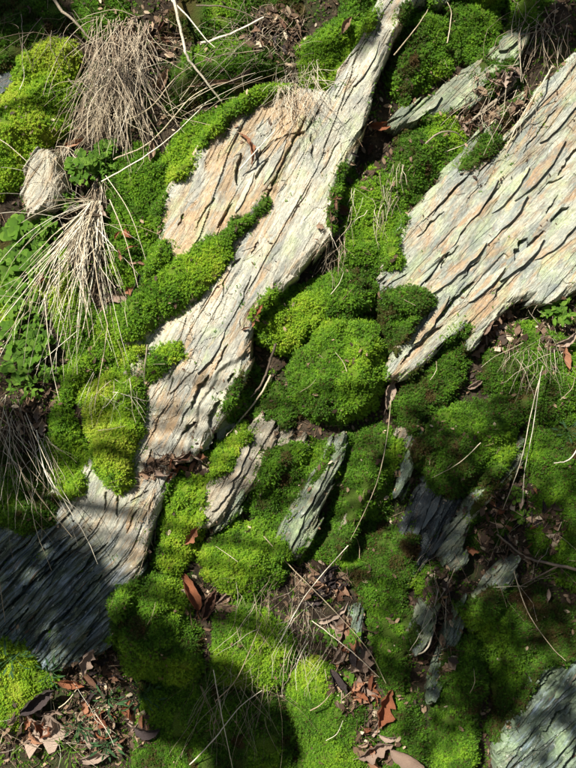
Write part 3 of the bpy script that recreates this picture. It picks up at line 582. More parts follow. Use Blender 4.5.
# ------------------------------------------------------------------ debris (stuff)
def crumb_forms():
    out = []
    for k in range(5):
        rr = random.Random(40 + k); v = []; f = []
        if k < 2:
            L, W = .010, .0045; v = [(-L, 0, 0), (-L * .3, -W, .001), (L * .6, -W * .8, .0025), (L, 0, .001), (L * .4, W, .003), (-L * .5, W * .8, .001)]; f = [(0, 1, 2, 5), (5, 2, 3, 4)]
        elif k < 4:
            L = .018 if k == 2 else .012; wd = .0006
            v = [(-L, 0, 0), (-L, wd * 2, 0), (-L, wd, wd * 2), (L, .003, .002), (L, .003 + wd * 2, .002), (L, .003 + wd, .002 + wd * 2)]; f = [(0, 1, 4, 3), (1, 2, 5, 4), (2, 0, 3, 5)]
        else:
            r = .003; v = [(r, 0, 0), (0, r, .001), (-r, 0, 0), (0, -r, .001), (0, 0, r), (0, 0, -r)]; f = [(0, 1, 4, 4), (1, 2, 4, 4), (2, 3, 4, 4), (3, 0, 4, 4)]
            me = bpy.data.meshes.new('crumb'); me.from_pydata(v, [], [q[:3] for q in f]); me.materials.append(CRUMB); out.append(bpy.data.objects.new('crumb_form', me)); continue
        out.append(bpy.data.objects.new('crumb_form', mesh_np('crumb', v, f, CRUMB)))
    return out
def crumb_mat():
    s = N('litter_crumbs'); r = s.n('ShaderNodeObjectInfo').outputs['Random']
    c = s.ramp(r, [(.0, (.03, .02, .014)), (.4, (.07, .042, .025)), (.7, (.16, .10, .06)), (.9, (.30, .21, .13)), (1., (.48, .40, .28))])
    return s.bsdf(c, .75, .25, None, .1)
CRUMB = crumb_mat(); GN_CRUMB = make_gn('litter_crumbs', crumb_forms())
def scatter_crumbs(label, n, x0, x1, y0, y1, test, s0=.5, s1=1.3):
    px = RNG.uniform(x0, x1, n); py = RNG.uniform(y0, y1, n); k = test(px, py); px, py = px[k], py[k]; z = hs(px, py) + RNG.uniform(0, .004, len(px))
    o = inst_obj('leaf_litter', np.stack([U(px), V(py), z], 1), np.tile(np.array([[0, 0, 1.]]), (len(px), 1)), RNG.uniform(s0, s1, len(px)), RNG.random(len(px)), GN_CRUMB, None, B, npick=5, lean=.55)
    tag(o, label, 'leaf litter', None, 'stuff')
scatter_crumbs('fine brown litter of stalks and leaf crumbs on the bare dark soil', 60000, -150, 726, -150, 918, lambda x, y: (hs(x, y, COVER) < .5) & (hs(x, y, RTOP) < -1), .22, 1.0)
scatter_crumbs('stray crumbs of leaf and stalk fallen on the moss', 9000, -150, 726, -150, 918, lambda x, y: (hs(x, y, COVER) > .5) & (fbm(x / 40, y / 40, 951, 3) > .05), .35, .9)
scatter_crumbs('a few crumbs of litter caught on the bare rock faces', 2600, 0, 576, 0, 768, lambda x, y: (hs(x, y, RTOP) > -1) & (hs(x, y, COVER) < .5) & (fbm(x / 30, y / 30, 955, 3) > .12), .3, .8)

PILES = [(176, 466, 34, 12), (500, 330, 28, 22), (320, 584, 30, 20), (352, 668, 26, 50), (378, 745, 22, 30), (75, 735, 80, 30), (90, 680, 30, 26), (490, 105, 40, 30), (520, 525, 44, 44), (330, 225, 10, 34), (368, 150, 12, 44), (30, 405, 20, 34), (145, 30, 34, 22), (275, 25, 34, 26), (440, 620, 16, 60), (205, 605, 30, 18), (560, 330, 22, 24)]
def in_piles(x, y):
    m = np.zeros(x.shape, bool)
    for (a, b, c, d) in PILES: m |= ((x - a) / c) ** 2 + ((y - b) / d) ** 2 < 1
    return m & (fbm(x / 14, y / 14, 961, 2) > -.15) & ((hs(x, y, RTOP) < -1) | (hs(x, y, COVER) > .5) | ((y > 440) & (y < 490)))
scatter_crumbs('small crumpled leaf fragments packed in the litter pockets between moss and rock', 60000, -20, 596, -20, 788, in_piles, .6, 1.7)

# ------------------------------------------------------------------ dead leaves
def outline(kind, rr):
    pts = []
    n = 13
    for i in range(n):
        t = i / (n - 1)
        if kind == 'oak': w_ = (.30 * math.sin(math.pi * t ** .8) ** .7) * (1 + .42 * math.cos(t * 6 * math.pi + .4)) + .01
        elif kind == 'ovate': w_ = .27 * math.sin(math.pi * t ** .85) ** .9 + .004
        elif kind == 'narrow': w_ = .12 * math.sin(math.pi * t) ** .7 + .004
        else: w_ = .25 * math.sin(math.pi * t) ** .6 * rr.uniform(.5, 1.2) + .01
        pts.append((t - .5, w_))
    return pts
def leaf_mesh(kind, curl, bend, seed, mat):
    rr = random.Random(seed); o = outline(kind, rr); v = []; f = []; c = 5
    for i, (t, w_) in enumerate(o):
        for j in range(c):
            q = (j / (c - 1) - .5) * 2; wj = w_ * (rr.uniform(.88, 1.12) if abs(q) == 1 else 1)
            th = q * curl; y = wj * (math.sin(th) / max(abs(curl), .01) if curl else q); z = wj * (1 - math.cos(th)) / max(abs(curl), .01)
            ph = t * bend; x = math.sin(ph) / bend if bend else t; zz = (1 - math.cos(ph)) / bend if bend else 0
            v.append((x - z * math.sin(ph) * .6, y + .03 * math.sin(t * 5 + seed), zz + z + .042 * rr.uniform(-1, 1) * (abs(q) > .4) - .012 * (j == 2)))
        if i:
            for j in range(c - 1): a = (i - 1) * c + j; f.append((a, a + 1, a + c + 1, a + c))
    b = len(v); x0, _, z0 = v[2]              # petiole
    v += [(x0, -.012, z0), (x0, .012, z0), (x0 - .16, .03, z0 + .02), (x0 - .16, .02, z0 + .02)]; f.append((b, b + 1, b + 2, b + 3))
    return mesh_np('dead_leaf', v, f, mat, True)
LM = {}
def leaf_src(kind, var, mat):
    k = (kind, var, mat.name)
    if k not in LM:
        rr = random.Random(hash((kind, var)) % 1000 if False else var * 7 + len(kind)); LM[k] = leaf_mesh(kind, rr.uniform(.9, 2.4), rr.choice([-1, 1]) * rr.uniform(.6, 2.0), var * 3 + len(kind), mat)
    return LM[k]
def leaf(px, py, size, rot, label, kind='ovate', mat=None, var=None, tilt=(0, 0), lift=.006, group='fallen dead leaves', name='dead_leaf'):
    var = random.randrange(6) if var is None else var
    o = bpy.data.objects.new(name, leaf_src(kind, var, mat or LEAF))
    z = float(hs(px, py)) + lift; s = size * K
    link(o, None, B @ Matrix.Translation((U(px), V(py), z)) @ Matrix.Rotation(R(rot), 4, 'Z') @ Matrix.Rotation(R(tilt[0]), 4, 'X') @ Matrix.Rotation(R(tilt[1]), 4, 'Y') @ Matrix.Scale(s, 4))
    return tag(o, label, 'leaf', group)
LV = [
 (251, 150, 36, 105, 'brown curled leaf standing upright on the ochre slab', 'narrow', LEAFR, 1, (60, 10), .02),
 (238, 74, 42, 25, 'long pinkish brown leaf strip on the green moss band, right one of two', 'narrow', LEAFP, 2, (20, 0), .010),
 (212, 82, 40, 12, 'long brown leaf strip on the green moss band, left one of two', 'narrow', LEAF, 3, (10, 0), .008),
 (149, 150, 24, 75, 'small pointed brown leaf hanging below the matted roots', 'ovate', LEAF, 0, (30, 20), .02),
 (158, 76, 30, 60, 'curled reddish leaf at the right side of the matted roots', 'ovate', LEAF, 4, (20, -30), .02),
 (70, 138, 22, 20, 'small rust red leaf below the bright yellow green moss', 'ovate', LEAFR, 2, (10, 0), .01),
 (92, 212, 30, 150, 'pale crumpled leaf caught at the head of the hanging straw bundle', 'oak', LEAFP, 1, (30, 10), .03),
 (120, 298, 26, -10, 'light brown leaf lying on the start of the moss tongue', 'ovate', LEAFP, 5, (5, 0), .008),
 (137, 286, 24, 70, 'dark leaf with an orange patch above the moss tongue', 'ovate', LEAFD, 2, (30, 0), .012),
 (130, 289, 16, 20, 'small orange red leaf piece beside the dark leaf', 'oak', LEAFR, 0, (10, 0), .010),
 (40, 278, 18, 40, 'small rust leaf among the herbs at the left edge', 'ovate', LEAFR, 3, (10, 0), .02),
 (341, 210, 26, -20, 'light brown leaf on the mottled moss between the two big slabs', 'ovate', LEAF, 5, (10, 0), .010),
 (383, 122, 26, 10, 'reddish curled leaf in the hollow right of the long slab', 'ovate', LEAFR, 4, (20, 0), .012),
 (389, 392, 34, 75, 'curled pinkish brown leaf standing in the cleft right of the centre cushion', 'ovate', LEAFP, 1, (40, 0), .02),
 (190, 594, 44, 110, 'large curled red brown leaf left of the light green moss cushion', 'ovate', LEAFR, 3, (25, 10), .02),
 (205, 606, 36, 60, 'brown leaf leaning against the large curled red brown leaf', 'ovate', LEAF, 0, (35, 10), .015),
 (224, 598, 26, 45, 'small pale brown leaf with its tip up below the light green cushion', 'ovate', LEAFP, 2, (30, 20), .012),
 (191, 536, 24, 50, 'small orange brown leaf on the light green moss strip', 'oak', LEAFR, 1, (10, 0), .008),
 (386, 712, 44, 70, 'large salmon brown oak leaf at the bottom centre', 'oak', LEAFR, 5, (10, 0), .014),
 (364, 662, 30, 100, 'cream coloured lobed leaf in the lower leaf trail', 'oak', LEAFP, 0, (5, 10), .018),
 (342, 655, 34, 60, 'two toned brown and cream leaf left of the cream lobed leaf', 'ovate', LEAFP, 3, (20, 0), .016),
 (352, 656, 22, 100, 'grey blue shaded leaf beside the cream lobed leaf', 'ovate', LEAFD, 1, (10, 0), .02),
 (333, 618, 44, 25, 'long light brown strap leaf above the lower leaf trail', 'narrow', LEAFP, 4, (20, 0), .018),
 (338, 688, 34, 110, 'dark brown upright leaf in the lower leaf trail', 'ovate', LEAFD, 5, (30, 0), .01),
 (376, 752, 38, 20, 'pale weathered leaf at the bottom edge below the oak leaf', 'oak', LEAFP, 1, (10, 0), .012),
 (408, 760, 40, -30, 'smooth pinkish brown leaf at the bottom edge, right of the pale one', 'ovate', LEAFP, 5, (10, 0), .012),
 (36, 700, 46, 35, 'glossy dark folded leaf on the sunlit moss at the bottom left', 'ovate', LEAFD, 0, (20, 0), .012),
 (68, 688, 30, -10, 'red brown leaf at the foot of the dark slab', 'ovate', LEAFR, 0, (10, 0), .014),
 (88, 656, 30, 70, 'pale jagged leaf standing in the shade at the foot of the dark slab', 'oak', LEAFP, 2, (30, 0), .02),
 (38, 738, 62, 5, 'large pale flat leaf piece at the bottom left', 'oak', LEAFP, 4, (5, 0), .014),
 (146, 734, 30, 0, 'dark purple brown leaf in the shade at the bottom', 'ovate', LEAFD, 4, (10, 0), .014),
 (92, 762, 34, 10, 'pinkish brown leaf at the bottom edge near the left', 'ovate', LEAFP, 0, (10, 0), .014),
 (532, 515, 36, 80, 'dark violet grey leaf lying on the bare soil at right', 'ovate', LEAFD, 3, (5, 0), .012),
 (523, 502, 16, 80, 'small grey leaf hanging from a dry stalk on the bare soil at right', 'ovate', LEAFP, 1, (10, 0), .02),
 (550, 596, 14, 85, 'small white leaf flake on the shaded moss at right', 'ovate', LEAFP, 0, (0, 0), .014),
 (567, 470 - 130, 26, 30, 'pale leaf at the right edge beside green shoots', 'ovate', LEAFP, 2, (20, 0), .02),
 (565, 358, 24, 100, 'rust brown leaf at the right edge in the dry grass', 'ovate', LEAFR, 1, (20, 0), .012),
 (480, 384, 20, 30, 'small light leaf between the two right moss cushions', 'ovate', LEAFP, 3, (20, 0), .012),
 (472, 552, 20, 0, 'small brown leaf at the foot of the pale green blade', 'oak', LEAFR, 2, (10, 0), .010),
 (345, 28, 20, 60, 'small brown leaf on the top centre moss', 'ovate', LEAF, 1, (20, 0), .01),
]
for (px, py, sz, rot, lab, kind, mat, var, tilt, lift) in LV:
    leaf(px, py, sz * 1.05, rot, lab, kind, mat, var, tilt, lift, name='oak_leaf' if kind == 'oak' else 'dead_leaf')
USED = set()
TONE = {'dead_leaf': 'brown', 'rust_leaf': 'red brown', 'pale_leaf': 'pale', 'dark_leaf': 'blackish'}; SHAPE = {'ovate': 'oval', 'oak': 'lobed', 'scrap': 'ragged', 'narrow': 'narrow'}
def pile(cx, cy, rx, ry, ang, n, s0, s1, label, group, mats=(LEAF,), kinds=('ovate', 'oak', 'scrap', 'narrow')):
    place = group.split(' ', 1)[1]
    for i in range(int(n * .62)):
        a = random.uniform(0, 6.28); r = math.sqrt(random.random()); dx = r * math.cos(a) * rx; dy = r * math.sin(a) * ry
        c, s = math.cos(R(ang)), math.sin(R(ang))
        px = cx + dx * c + dy * s; py = cy - dx * s + dy * c
        for tr in range(30):
          a = random.uniform(0, 6.28); r = math.sqrt(random.random()); dx = r * math.cos(a) * rx; dy = r * math.sin(a) * ry
          px = cx + dx * c + dy * s; py = cy - dx * s + dy * c
          sz = random.uniform(s0, s1); kd = random.choice(kinds); mt = random.choice(mats); ex = (px - cx) / max(rx, ry); ey = (py - cy) / max(rx, ry)
          side = ('upper' if ey < -.22 else 'lower' if ey > .22 else 'middle') + (' left' if ex < -.22 else ' right' if ex > .22 else '')
          lab = f"{'larger' if sz > s0 * .4 + s1 * .6 else 'small'} {TONE[mt.name]} {SHAPE[kd]} leaf, {side} {place}"
          if lab not in USED: break
        USED.add(lab)
        leaf(px, py, sz, random.uniform(0, 360), lab, kd, mt, None, (random.uniform(-35, 35), random.uniform(-35, 35)), .003 + .014 * random.random(), group)
pile(176, 466, 30, 9, 15, 36, 12, 22, 'crumpled brown leaf in the pocket beneath the long slab left of the short tan slab', 'leaves in the pocket left of the tan slab', (LEAF, LEAF, LEAFR, LEAFP))
pile(500, 330, 26, 14, 50, 30, 13, 26, 'crumpled pinkish brown leaf in the notch under the right slab', 'leaves in the notch under the right slab', (LEAFP, LEAF, LEAF))
pile(320, 588, 28, 18, -20, 32, 15, 30, 'dark brown leaf in the pocket below the broad lower moss cushion', 'leaves in the lower centre pocket', (LEAFD, LEAF, LEAF))
pile(356, 672, 15, 52, 25, 46, 15, 30, '', 'leaves in the lower trail', (LEAF, LEAFR, LEAFP, LEAFR))
pile(378, 745, 18, 24, 0, 14, 14, 28, 'brown leaf heaped round the oak leaf at the bottom centre', 'leaves round the bottom oak leaf', (LEAF, LEAFP, LEAFR))
pile(80, 735, 70, 22, 0, 46, 12, 30, 'brown leaf in the litter at the bottom left corner', 'leaves at the bottom left', (LEAF, LEAFR, LEAFP, LEAFP))
pile(90, 680, 26, 22, 30, 16, 14, 26, 'dark leaf in the shade at the foot of the dark slab', 'leaves at the foot of the dark slab', (LEAFD, LEAF))
pile(490, 100, 40, 9, 48, 34, 10, 22, 'dark leaf scrap among the twigs above the right slab', 'leaves above the right slab', (LEAFD, LEAF, LEAFP))
pile(520, 520, 34, 34, 0, 34, 9, 18, 'small dark leaf scrap on the bare soil at right', 'scraps on the bare soil at right', (LEAFD, LEAFD, LEAF, LEAFR))
pile(330, 215, 7, 40, -25, 14, 6, 12, 'small brown leaf scrap along the right edge of the long slab', 'scraps along the long slab', (LEAF, LEAF, LEAFR))
pile(364, 150, 8, 40, -25, 16, 8, 14, 'dark scrap of leaf in the hollow right of the long slab top', 'scraps in the upper hollow', (LEAFD, LEAF))
pile(252, 318, 6, 18, -40, 10, 9, 16, 'small leaf scrap between the long slab and the centre moss', 'scraps by the centre moss', (LEAF, LEAFR))
pile(30, 405, 14, 30, 10, 16, 12, 20, 'pink brown leaf at the left edge beside the shaded dry grass', 'leaves at the left edge', (LEAF, LEAFP))
pile(145, 30, 26, 18, 0, 14, 12, 22, 'brown leaf lodged in the top of the matted roots', 'leaves in the matted roots', (LEAF, LEAFP))
pile(275, 25, 26, 22, 0, 18, 9, 18, 'brown scrap between the dry stems at the top', 'scraps at the top', (LEAF, LEAFD))
pile(440, 620, 10, 50, -15, 22, 8, 16, 'dark scrap in the dark cleft at lower right', 'scraps in the cleft', (LEAFD, LEAF))
pile(130, 260, 20, 40, 0, 10, 8, 14, 'tiny brown scrap on the upright moss block', 'scraps on the moss block', (LEAF, LEAFR))

# ------------------------------------------------------------------ stalks, grass, twigs
G = np.array([0, -.906, -.42])
def tube(path, rad, sides=3, name='stalk', mat=None, taper=.4):
    P = np.array(path, float); n = len(P); v = []; f = []
    T = np.gradient(P, axis=0); T /= np.linalg.norm(T, axis=1)[:, None] + 1e-9
    up = np.array([.3, .2, 1.])
    for i in range(n):
        a = np.cross(T[i], up); a /= np.linalg.norm(a) + 1e-9; b = np.cross(T[i], a)
        r = (rad if np.isscalar(rad) else rad[i]) * (1 - (1 - taper) * i / (n - 1))
        for k in range(sides):
            q = 2 * math.pi * k / sides; v.append(P[i] + a * math.cos(q) * r + b * math.sin(q) * r)
        if i:
            for k in range(sides): o = (i - 1) * sides; f.append((o + k, o + (k + 1) % sides, o + sides + (k + 1) % sides, o + sides + k))
    return np.array(v), np.array(f)
def hang(p, d, L, n=9, grav=.25, wob=.12, clear=.002, rr=random):
    p = np.array(p, float); d = np.array(d, float); d /= np.linalg.norm(d); out = [p.copy()]; st = L / (n - 1)
    side = np.array([rr.gauss(0, 1), rr.gauss(0, .6), rr.gauss(0, .5)]) * wob * .55
    for i in range(n - 1):
        d = d + G * grav * (.4 + 1.2 * i / n) + side + np.array([rr.uniform(-wob, wob), rr.uniform(-wob, wob), rr.uniform(-wob, wob)]); d /= np.linalg.norm(d)
        if rr.random() < .13: d = d + np.array([rr.gauss(0, .45), rr.gauss(0, .3), rr.gauss(0, .3)]); d /= np.linalg.norm(d)
        p = p + d * st; px = p[0] / K + 288; py = 384 - p[1] / K
        hh = float(hs(px, py)) + clear
        if p[2] < hh: p[2] = p[2] * .3 + hh * .7; p[2] = max(p[2], hh - .003)
        out.append(p.copy())
    return out
def tuft(name, px, py, n, dirs, L, label, rad=.0009, mat=None, lift=.02, spread=(6, 4), grav=.25, wob=.10, seed=0, extra=0, cat='dry grass', group='tufts and bundles of dry grass'):
    """dirs = (angle from, angle to) in degrees measured from +u towards +v ; each stalk a part"""
    rr = random.Random(seed); root = root_at(name, px, py); tag(root, label, cat, group); z0 = float(hs(px, py)); mat = mat or STRAW
    inv = np.array([U(px), V(py), z0]); jv = []; jf = []; off = 0
    for i in range(n + extra):
        x = px + rr.uniform(-1, 1) * spread[0]; y = py + rr.uniform(-1, 1) * spread[1]
        a = R(rr.uniform(*dirs) if rr.random() < .8 else rr.gauss((dirs[0] + dirs[1]) / 2, 26 if name == 'grass_bundle' else 45)); up = rr.uniform(.05, .8)
        P = hang((U(x), V(y), float(hs(x, y)) + lift * rr.uniform(.2, 1)), (math.cos(a), math.sin(a), up), (L[0] + (L[1] - L[0]) * rr.random() ** 1.4) * K, 9, grav, wob, .001 + .012 * rr.random(), rr)
        v, f = tube(np.array(P) - inv, rad * rr.choice((.4, .5, .6, .75, .9, 1.25)), 3, taper=.45)
        if i < n: link(bpy.data.objects.new('stalk', mesh_np('stalk', v, f, mat)), root)
        else: jv.append(v); jf.append(f + off); off += len(v)
    if extra:
        o = bpy.data.objects.new('fine_stalks', mesh_np('fine_stalks', np.concatenate(jv), np.concatenate(jf), mat)); link(o, root); o['kind'] = 'stuff'
    return root
# matted roots at the top left: two lumps of hanging fibre
def soil_lump(): pass
tuft('root_mat', 120, 44, 110, (238, 282), (50, 125), 'matted curtain of dry roots and grass hanging at the top left', .0011, FIBRE, .05, (27, 30), .14, .13, 1, 120, 'roots', 'hanging root mats')
tuft('root_mat', 112, 78, 50, (245, 278), (40, 90), 'lower pale fringe of the hanging root curtain at the top left', .0010, STRAW, .045, (24, 18), .15, .10, 2, 80, 'roots', 'hanging root mats')
tuft('grass_bundle', 92, 206, 100, (222, 280), (80, 225), 'long bundle of pale straw hanging over the herbs and moss at left', .0014, STRAW, .035, (8, 8), .10, .075, 3, 10)
tuft('grass_bundle', 88, 200, 12, (165, 200), (60, 110), 'few pale straws reaching left from the head of the straw bundle', .0009, STRAW, .03, (7, 4), .10, .06, 4)
tuft('grass_bundle', 96, 176, 26, (250, 290), (25, 50), 'short brown stalks above the head of the straw bundle', .0009, FIBRE, .03, (7, 8), .10, .06, 5)
tuft('root_mat', 298, 84, 46, (225, 310), (25, 70), 'tangle of thin dry roots hanging from the top centre moss on the slab', .0007, FIBRE, .02, (22, 24), .12, .20, 6, 90, 'roots', 'hanging root mats')
tuft('grass_tuft', 262, 36, 34, (0, 360), (18, 50), 'loose tuft of brown dry stems at the top between two moss patches', .0007, FIBRE, .012, (34, 26), .05, .18, 7, 50)
tuft('grass_tuft', 180, 100, 16, (20, 50), (60, 140), 'spray of pale straws crossing the dark moss under the bent twig', .0009, STRAW, .02, (22, 12), .02, .04, 8)
tuft('grass_tuft', 60, 150, 20, (235, 280), (30, 60), 'short dry stems between the yellow green moss and the small herbs', .0008, STRAW, .02, (14, 8), .2, .1, 9, 30)
tuft('grass_tuft', 8, 420, 36, (250, 310), (50, 150), 'dark tuft of dry grass in the shade at the left edge', .0009, STRAW, .03, (20, 26), .12, .10, 10, 10)
tuft('grass_tuft', 42, 440, 14, (265, 320), (40, 80), 'thin seed stalks hanging over the shaded rim of the dark slab', .0007, STRAW, .03, (10, 8), .2, .1, 11)
tuft('grass_tuft', 368, 205, 22, (235, 300), (20, 50), 'short dry stalks on the mottled moss between the big slabs', .0007, STRAW, .02, (22, 20), .2, .15, 12)
tuft('grass_tuft', 335, 245, 30, (220, 280), (18, 40), 'brush of brown fibres at the right edge of the long slab above centre moss', .0007, FIBRE, .02, (10, 14), .2, .15, 13, 20)
tuft('grass_tuft', 536, 352, 20, (200, 320), (24, 60), 'arching dry grass tuft on the moss mound at the right edge', .0006, FIBRE, .015, (26, 18), .2, .14, 14, 20)
tuft('grass_tuft', 545, 314, 18, (0, 360), (12, 30), 'short dry stems at the top of the right edge moss mound', .0007, FIBRE, .02, (16, 10), .1, .15, 15)
tuft('grass_tuft', 272, 600, 34, (225, 290), (24, 70), 'brown grass tuft in the middle of the lower moss', .0006, FIBRE, .015, (38, 30), .15, .16, 16, 20)
tuft('grass_tuft', 305, 634, 24, (225, 290), (24, 60), 'dry grass tuft beside the lower leaf trail', .0006, STRAW, .015, (30, 34), .15, .14, 17, 10)
tuft('grass_tuft', 232, 690, 40, (225, 300), (40, 100), 'thin pale grass hanging into the dark hollow at the bottom', .0006, FIBRE, .025, (44, 34), .12, .12, 18, 10)
tuft('grass_tuft', 55, 735, 26, (0, 360), (25, 60), 'short pale stalks among the leaves at the bottom left', .0008, STRAW, .02, (50, 22), .05, .1, 19)
tuft('grass_tuft', 500, 90, 30, (200, 260), (25, 60), 'dark stems among the twigs above the right slab', .0009, FIBRE, .02, (30, 24), .05, .08, 20, 20)
tuft('grass_tuft', 395, 180, 24, (215, 275), (20, 45), 'dry fibres hanging at the left of the right slab', .0007, FIBRE, .02, (10, 20), .2, .12, 21)
tuft('grass_tuft', 440, 580, 30, (230, 290), (18, 44), 'fine roots in the dark cleft at lower right', .0007, FIBRE, .01, (14, 40), .15, .14, 22)
tuft('grass_tuft', 115, 385, 26, (240, 290), (20, 50), 'pale straw ends lying on the brightest moss cushion', .0007, STRAW, .015, (26, 14), .1, .06, 23)
tuft('grass_tuft', 150, 500, 24, (225, 260), (30, 70), 'brown stalks along the foot of the long slab', .0009, FIBRE, .01, (6, 30), .05, .06, 24)
tuft('grass_tuft', 525, 560, 24, (0, 360), (20, 60), 'loose thin stalks on the shaded soil at right', .0007, FIBRE, .015, (36, 30), .05, .08, 25)
tuft('grass_tuft', 545, 20, 30, (200, 280), (30, 80), 'dry stems in the shaded top right corner', .0009, FIBRE, .02, (30, 24), .1, .1, 26, 20)
tuft('grass_tuft', 40, 20, 24, (200, 340), (30, 80), 'thin dark stems in the shaded top left corner', .0009, TWIG, .02, (34, 20), .1, .1, 27)

def stick(name, pts, rad, label, mat=None, cat='twig', group='loose twigs and stalks', lifts=.01, taper=.5, sides=5, branches=()):
    # pts: layout points, each (x, y, lift above the surface); smoothed
    P = []
    for (x, y, l) in pts: P.append((U(x), V(y), float(hs(x, y)) + l))
    P = np.array(P); Q = []
    for i in range(len(P) - 1):
        p0 = P[max(i - 1, 0)]; p1 = P[i]; p2 = P[i + 1]; p3 = P[min(i + 2, len(P) - 1)]
        for t in np.linspace(0, 1, 6, endpoint=False):
            Q.append(.5 * ((2 * p1) + (-p0 + p2) * t + (2 * p0 - 5 * p1 + 4 * p2 - p3) * t * t + (-p0 + 3 * p1 - 3 * p2 + p3) * t ** 3))
    Q.append(P[-1]); Q = np.array(Q); org = Q[0].copy()
    Q += RNG.normal(0, rad * .18, Q.shape)
    v, f = tube(Q - org, rad, sides, taper=taper); me = mesh_np(name, v, f, mat or TWIG)
    o = bpy.data.objects.new(name, me if not branches else None); link(o, None, B @ Matrix.Translation(org)); tag(o, label, cat, group)
    if branches:
        link(bpy.data.objects.new('stem', me), o)
        for bp in branches:
            q = np.array([(U(x), V(y), float(hs(x, y)) + l) for x, y, l in bp]) - org
            v, f = tube(q, rad * .6, 4, taper=.4); link(bpy.data.objects.new('side_twig', mesh_np('side_twig', v, f, mat or TWIG)), o)
    return o
S = stick
S('twig', [(170, -20, .05), (176, 8, .06), (184, 45, .06), (191, 66, .055), (206, 84, .045), (222, 102, .03)], .0042, 'pale bent twig reaching down from the top over the moss', TWIGP, branches=[[(172, 2, .06), (188, 18, .06), (206, 40, .05), (215, 48, .04)]])
S('twig', [(50, -10, .06), (62, 12, .06), (78, 26, .06), (94, 44, .05)], .0042, 'short brown twig at the top left above the root curtain')
S('twig', [(200, 42, .03), (230, 30, .03), (264, 14, .025)], .0036, 'pale straight twig slanting up at the top centre', TWIGP)
S('twig', [(196, 5, .04), (225, 6, .04), (262, 16, .02)], .0022, 'thin dark twig crossing the top near the bent twig')
S('twig', [(118, 120, .04), (150, 108, .05), (180, 78, .05), (215, 60, .04), (262, 48, .02)], .0018, 'long thin straw slanting across the top left', STRAW)
S('twig', [(112, 158, .03), (150, 140, .04), (190, 100, .04), (215, 84, .02)], .0020, 'straw slanting from the small herbs up to the leaf strips', STRAW)
S('twig', [(100, 180, .03), (145, 162, .04), (178, 132, .04), (205, 100, .02)], .0018, 'lower parallel straw slanting over the upright moss block', STRAW)
S('twig', [(70, 82, .06), (100, 108, .06), (128, 122, .05), (152, 134, .03)], .0018, 'pale straw lying across the root curtain', STRAW)
S('straw', [(110, 200, .04), (128, 240, .05), (142, 290, .03)], .0014, 'single straw bowing over the upright moss block', STRAW, 'straw')
S('straw', [(106, 176, .04), (132, 215, .05), (148, 262, .03)], .0011, 'second fine straw over the upright moss block, right of the first', STRAW, 'straw')
S('twig', [(148, 345, .012), (147, 372, .012), (146, 384, .006)], .0016, 'little upright twig beside the small thin moss patch')
S('twig', [(276, 344, .02), (268, 368, .03), (260, 386, .03), (250, 398, .01)], .0034, 'grey twig leaning under the left lobe of the centre moss', TWIG)
S('twig', [(270, 375, .02), (260, 395, .02), (240, 420, .02), (226, 436, .01)], .0028, 'light brown stalk along the moss strip left of centre', STRAW)
S('twig', [(240, 175, .025), (258, 156, .03), (276, 136, .02)], .0020, 'pale straight stalk propped on the ochre slab', TWIGP)
S('twig', [(556, 62, .02), (540, 86, .04), (520, 118, .03), (505, 150, .012)], .0020, 'straight pale stalk over the upper edge of the right slab', STRAW)
S('twig', [(552, 70, .02), (530, 100, .04), (512, 118, .02)], .0020, 'shorter stalk beside the straight pale one at upper right', STRAW)
S('twig', [(518, 78, .02), (500, 96, .025), (480, 112, .02), (468, 122, .01)], .0050, 'thick dark twig lying in the leaf debris above the right slab', TWIG)
S('twig', [(392, 62, .06), (412, 40, .065), (424, 20, .05)], .0018, 'thin curved pale stalk over the left top moss cushion', STRAW)
S('twig', [(444, 50, .05), (448, 22, .07), (446, 6, .05)], .0016, 'thin stalk between the two top moss cushions', STRAW)
S('twig', [(424, 146, .03), (438, 136, .04), (456, 134, .03), (468, 140, .01)], .0022, 'curved brown stalk on the moss under the lichened ledge', TWIG)
S('twig', [(312, 620, .04), (330, 634, .04), (356, 654, .03), (380, 680, .015)], .0014, 'pale straight stalk crossing the lower leaf trail', STRAW)
S('straw', [(264, 536, .02), (290, 566, .05), (330, 606, .05), (368, 650, .04), (386, 684, .02)], .0013, 'long straight straw from the lower moss down to the oak leaf', STRAW, 'straw')
S('straw', [(346, 540, .05), (320, 576, .05), (300, 604, .04), (280, 640, .03)], .0012, 'straw crossing the long straight one at lower centre', STRAW, 'straw')
S('straw', [(392, 396, .02), (384, 440, .04), (374, 480, .04), (358, 520, .03), (340, 560, .02)], .0011, 'long fine straw down the moss right of centre', STRAW, 'straw')
S('straw', [(536, 366, .05), (528, 410, .06), (516, 460, .05), (504, 510, .02)], .0013, 'long arching straw over the right moss mound', STRAW, 'straw')
S('straw', [(534, 372, .05), (530, 430, .06), (524, 470, .05), (524, 504, .03)], .0011, 'second arching straw beside the first at right', STRAW, 'straw')
S('straw', [(472, 440, .07), (452, 460, .05), (430, 476, .03)], .0011, 'short straw on the right moss mound', STRAW, 'straw')
S('twig', [(576, 446, .03), (562, 458, .03), (550, 462, .02)], .0020, 'stub of pale stalk at the right edge beside the bare soil', STRAW)
S('twig', [(600, 572, .02), (560, 566, .02), (530, 560, .02), (500, 536, .015)], .0046, 'dark branch lying across the shaded soil at right', TWIG, branches=[[(560, 566, .02), (540, 580, .02), (520, 590, .01)]])
S('straw', [(512, 570, .02), (524, 608, .04), (545, 640, .04), (560, 655, .02)], .0013, 'arching stalk over the shaded moss above the bottom right slab', STRAW, 'straw')
S('twig', [(436, 628, .03), (424, 645, .03), (412, 660, .01)], .0026, 'pale stick leaning across the cleft at lower right', TWIGP)
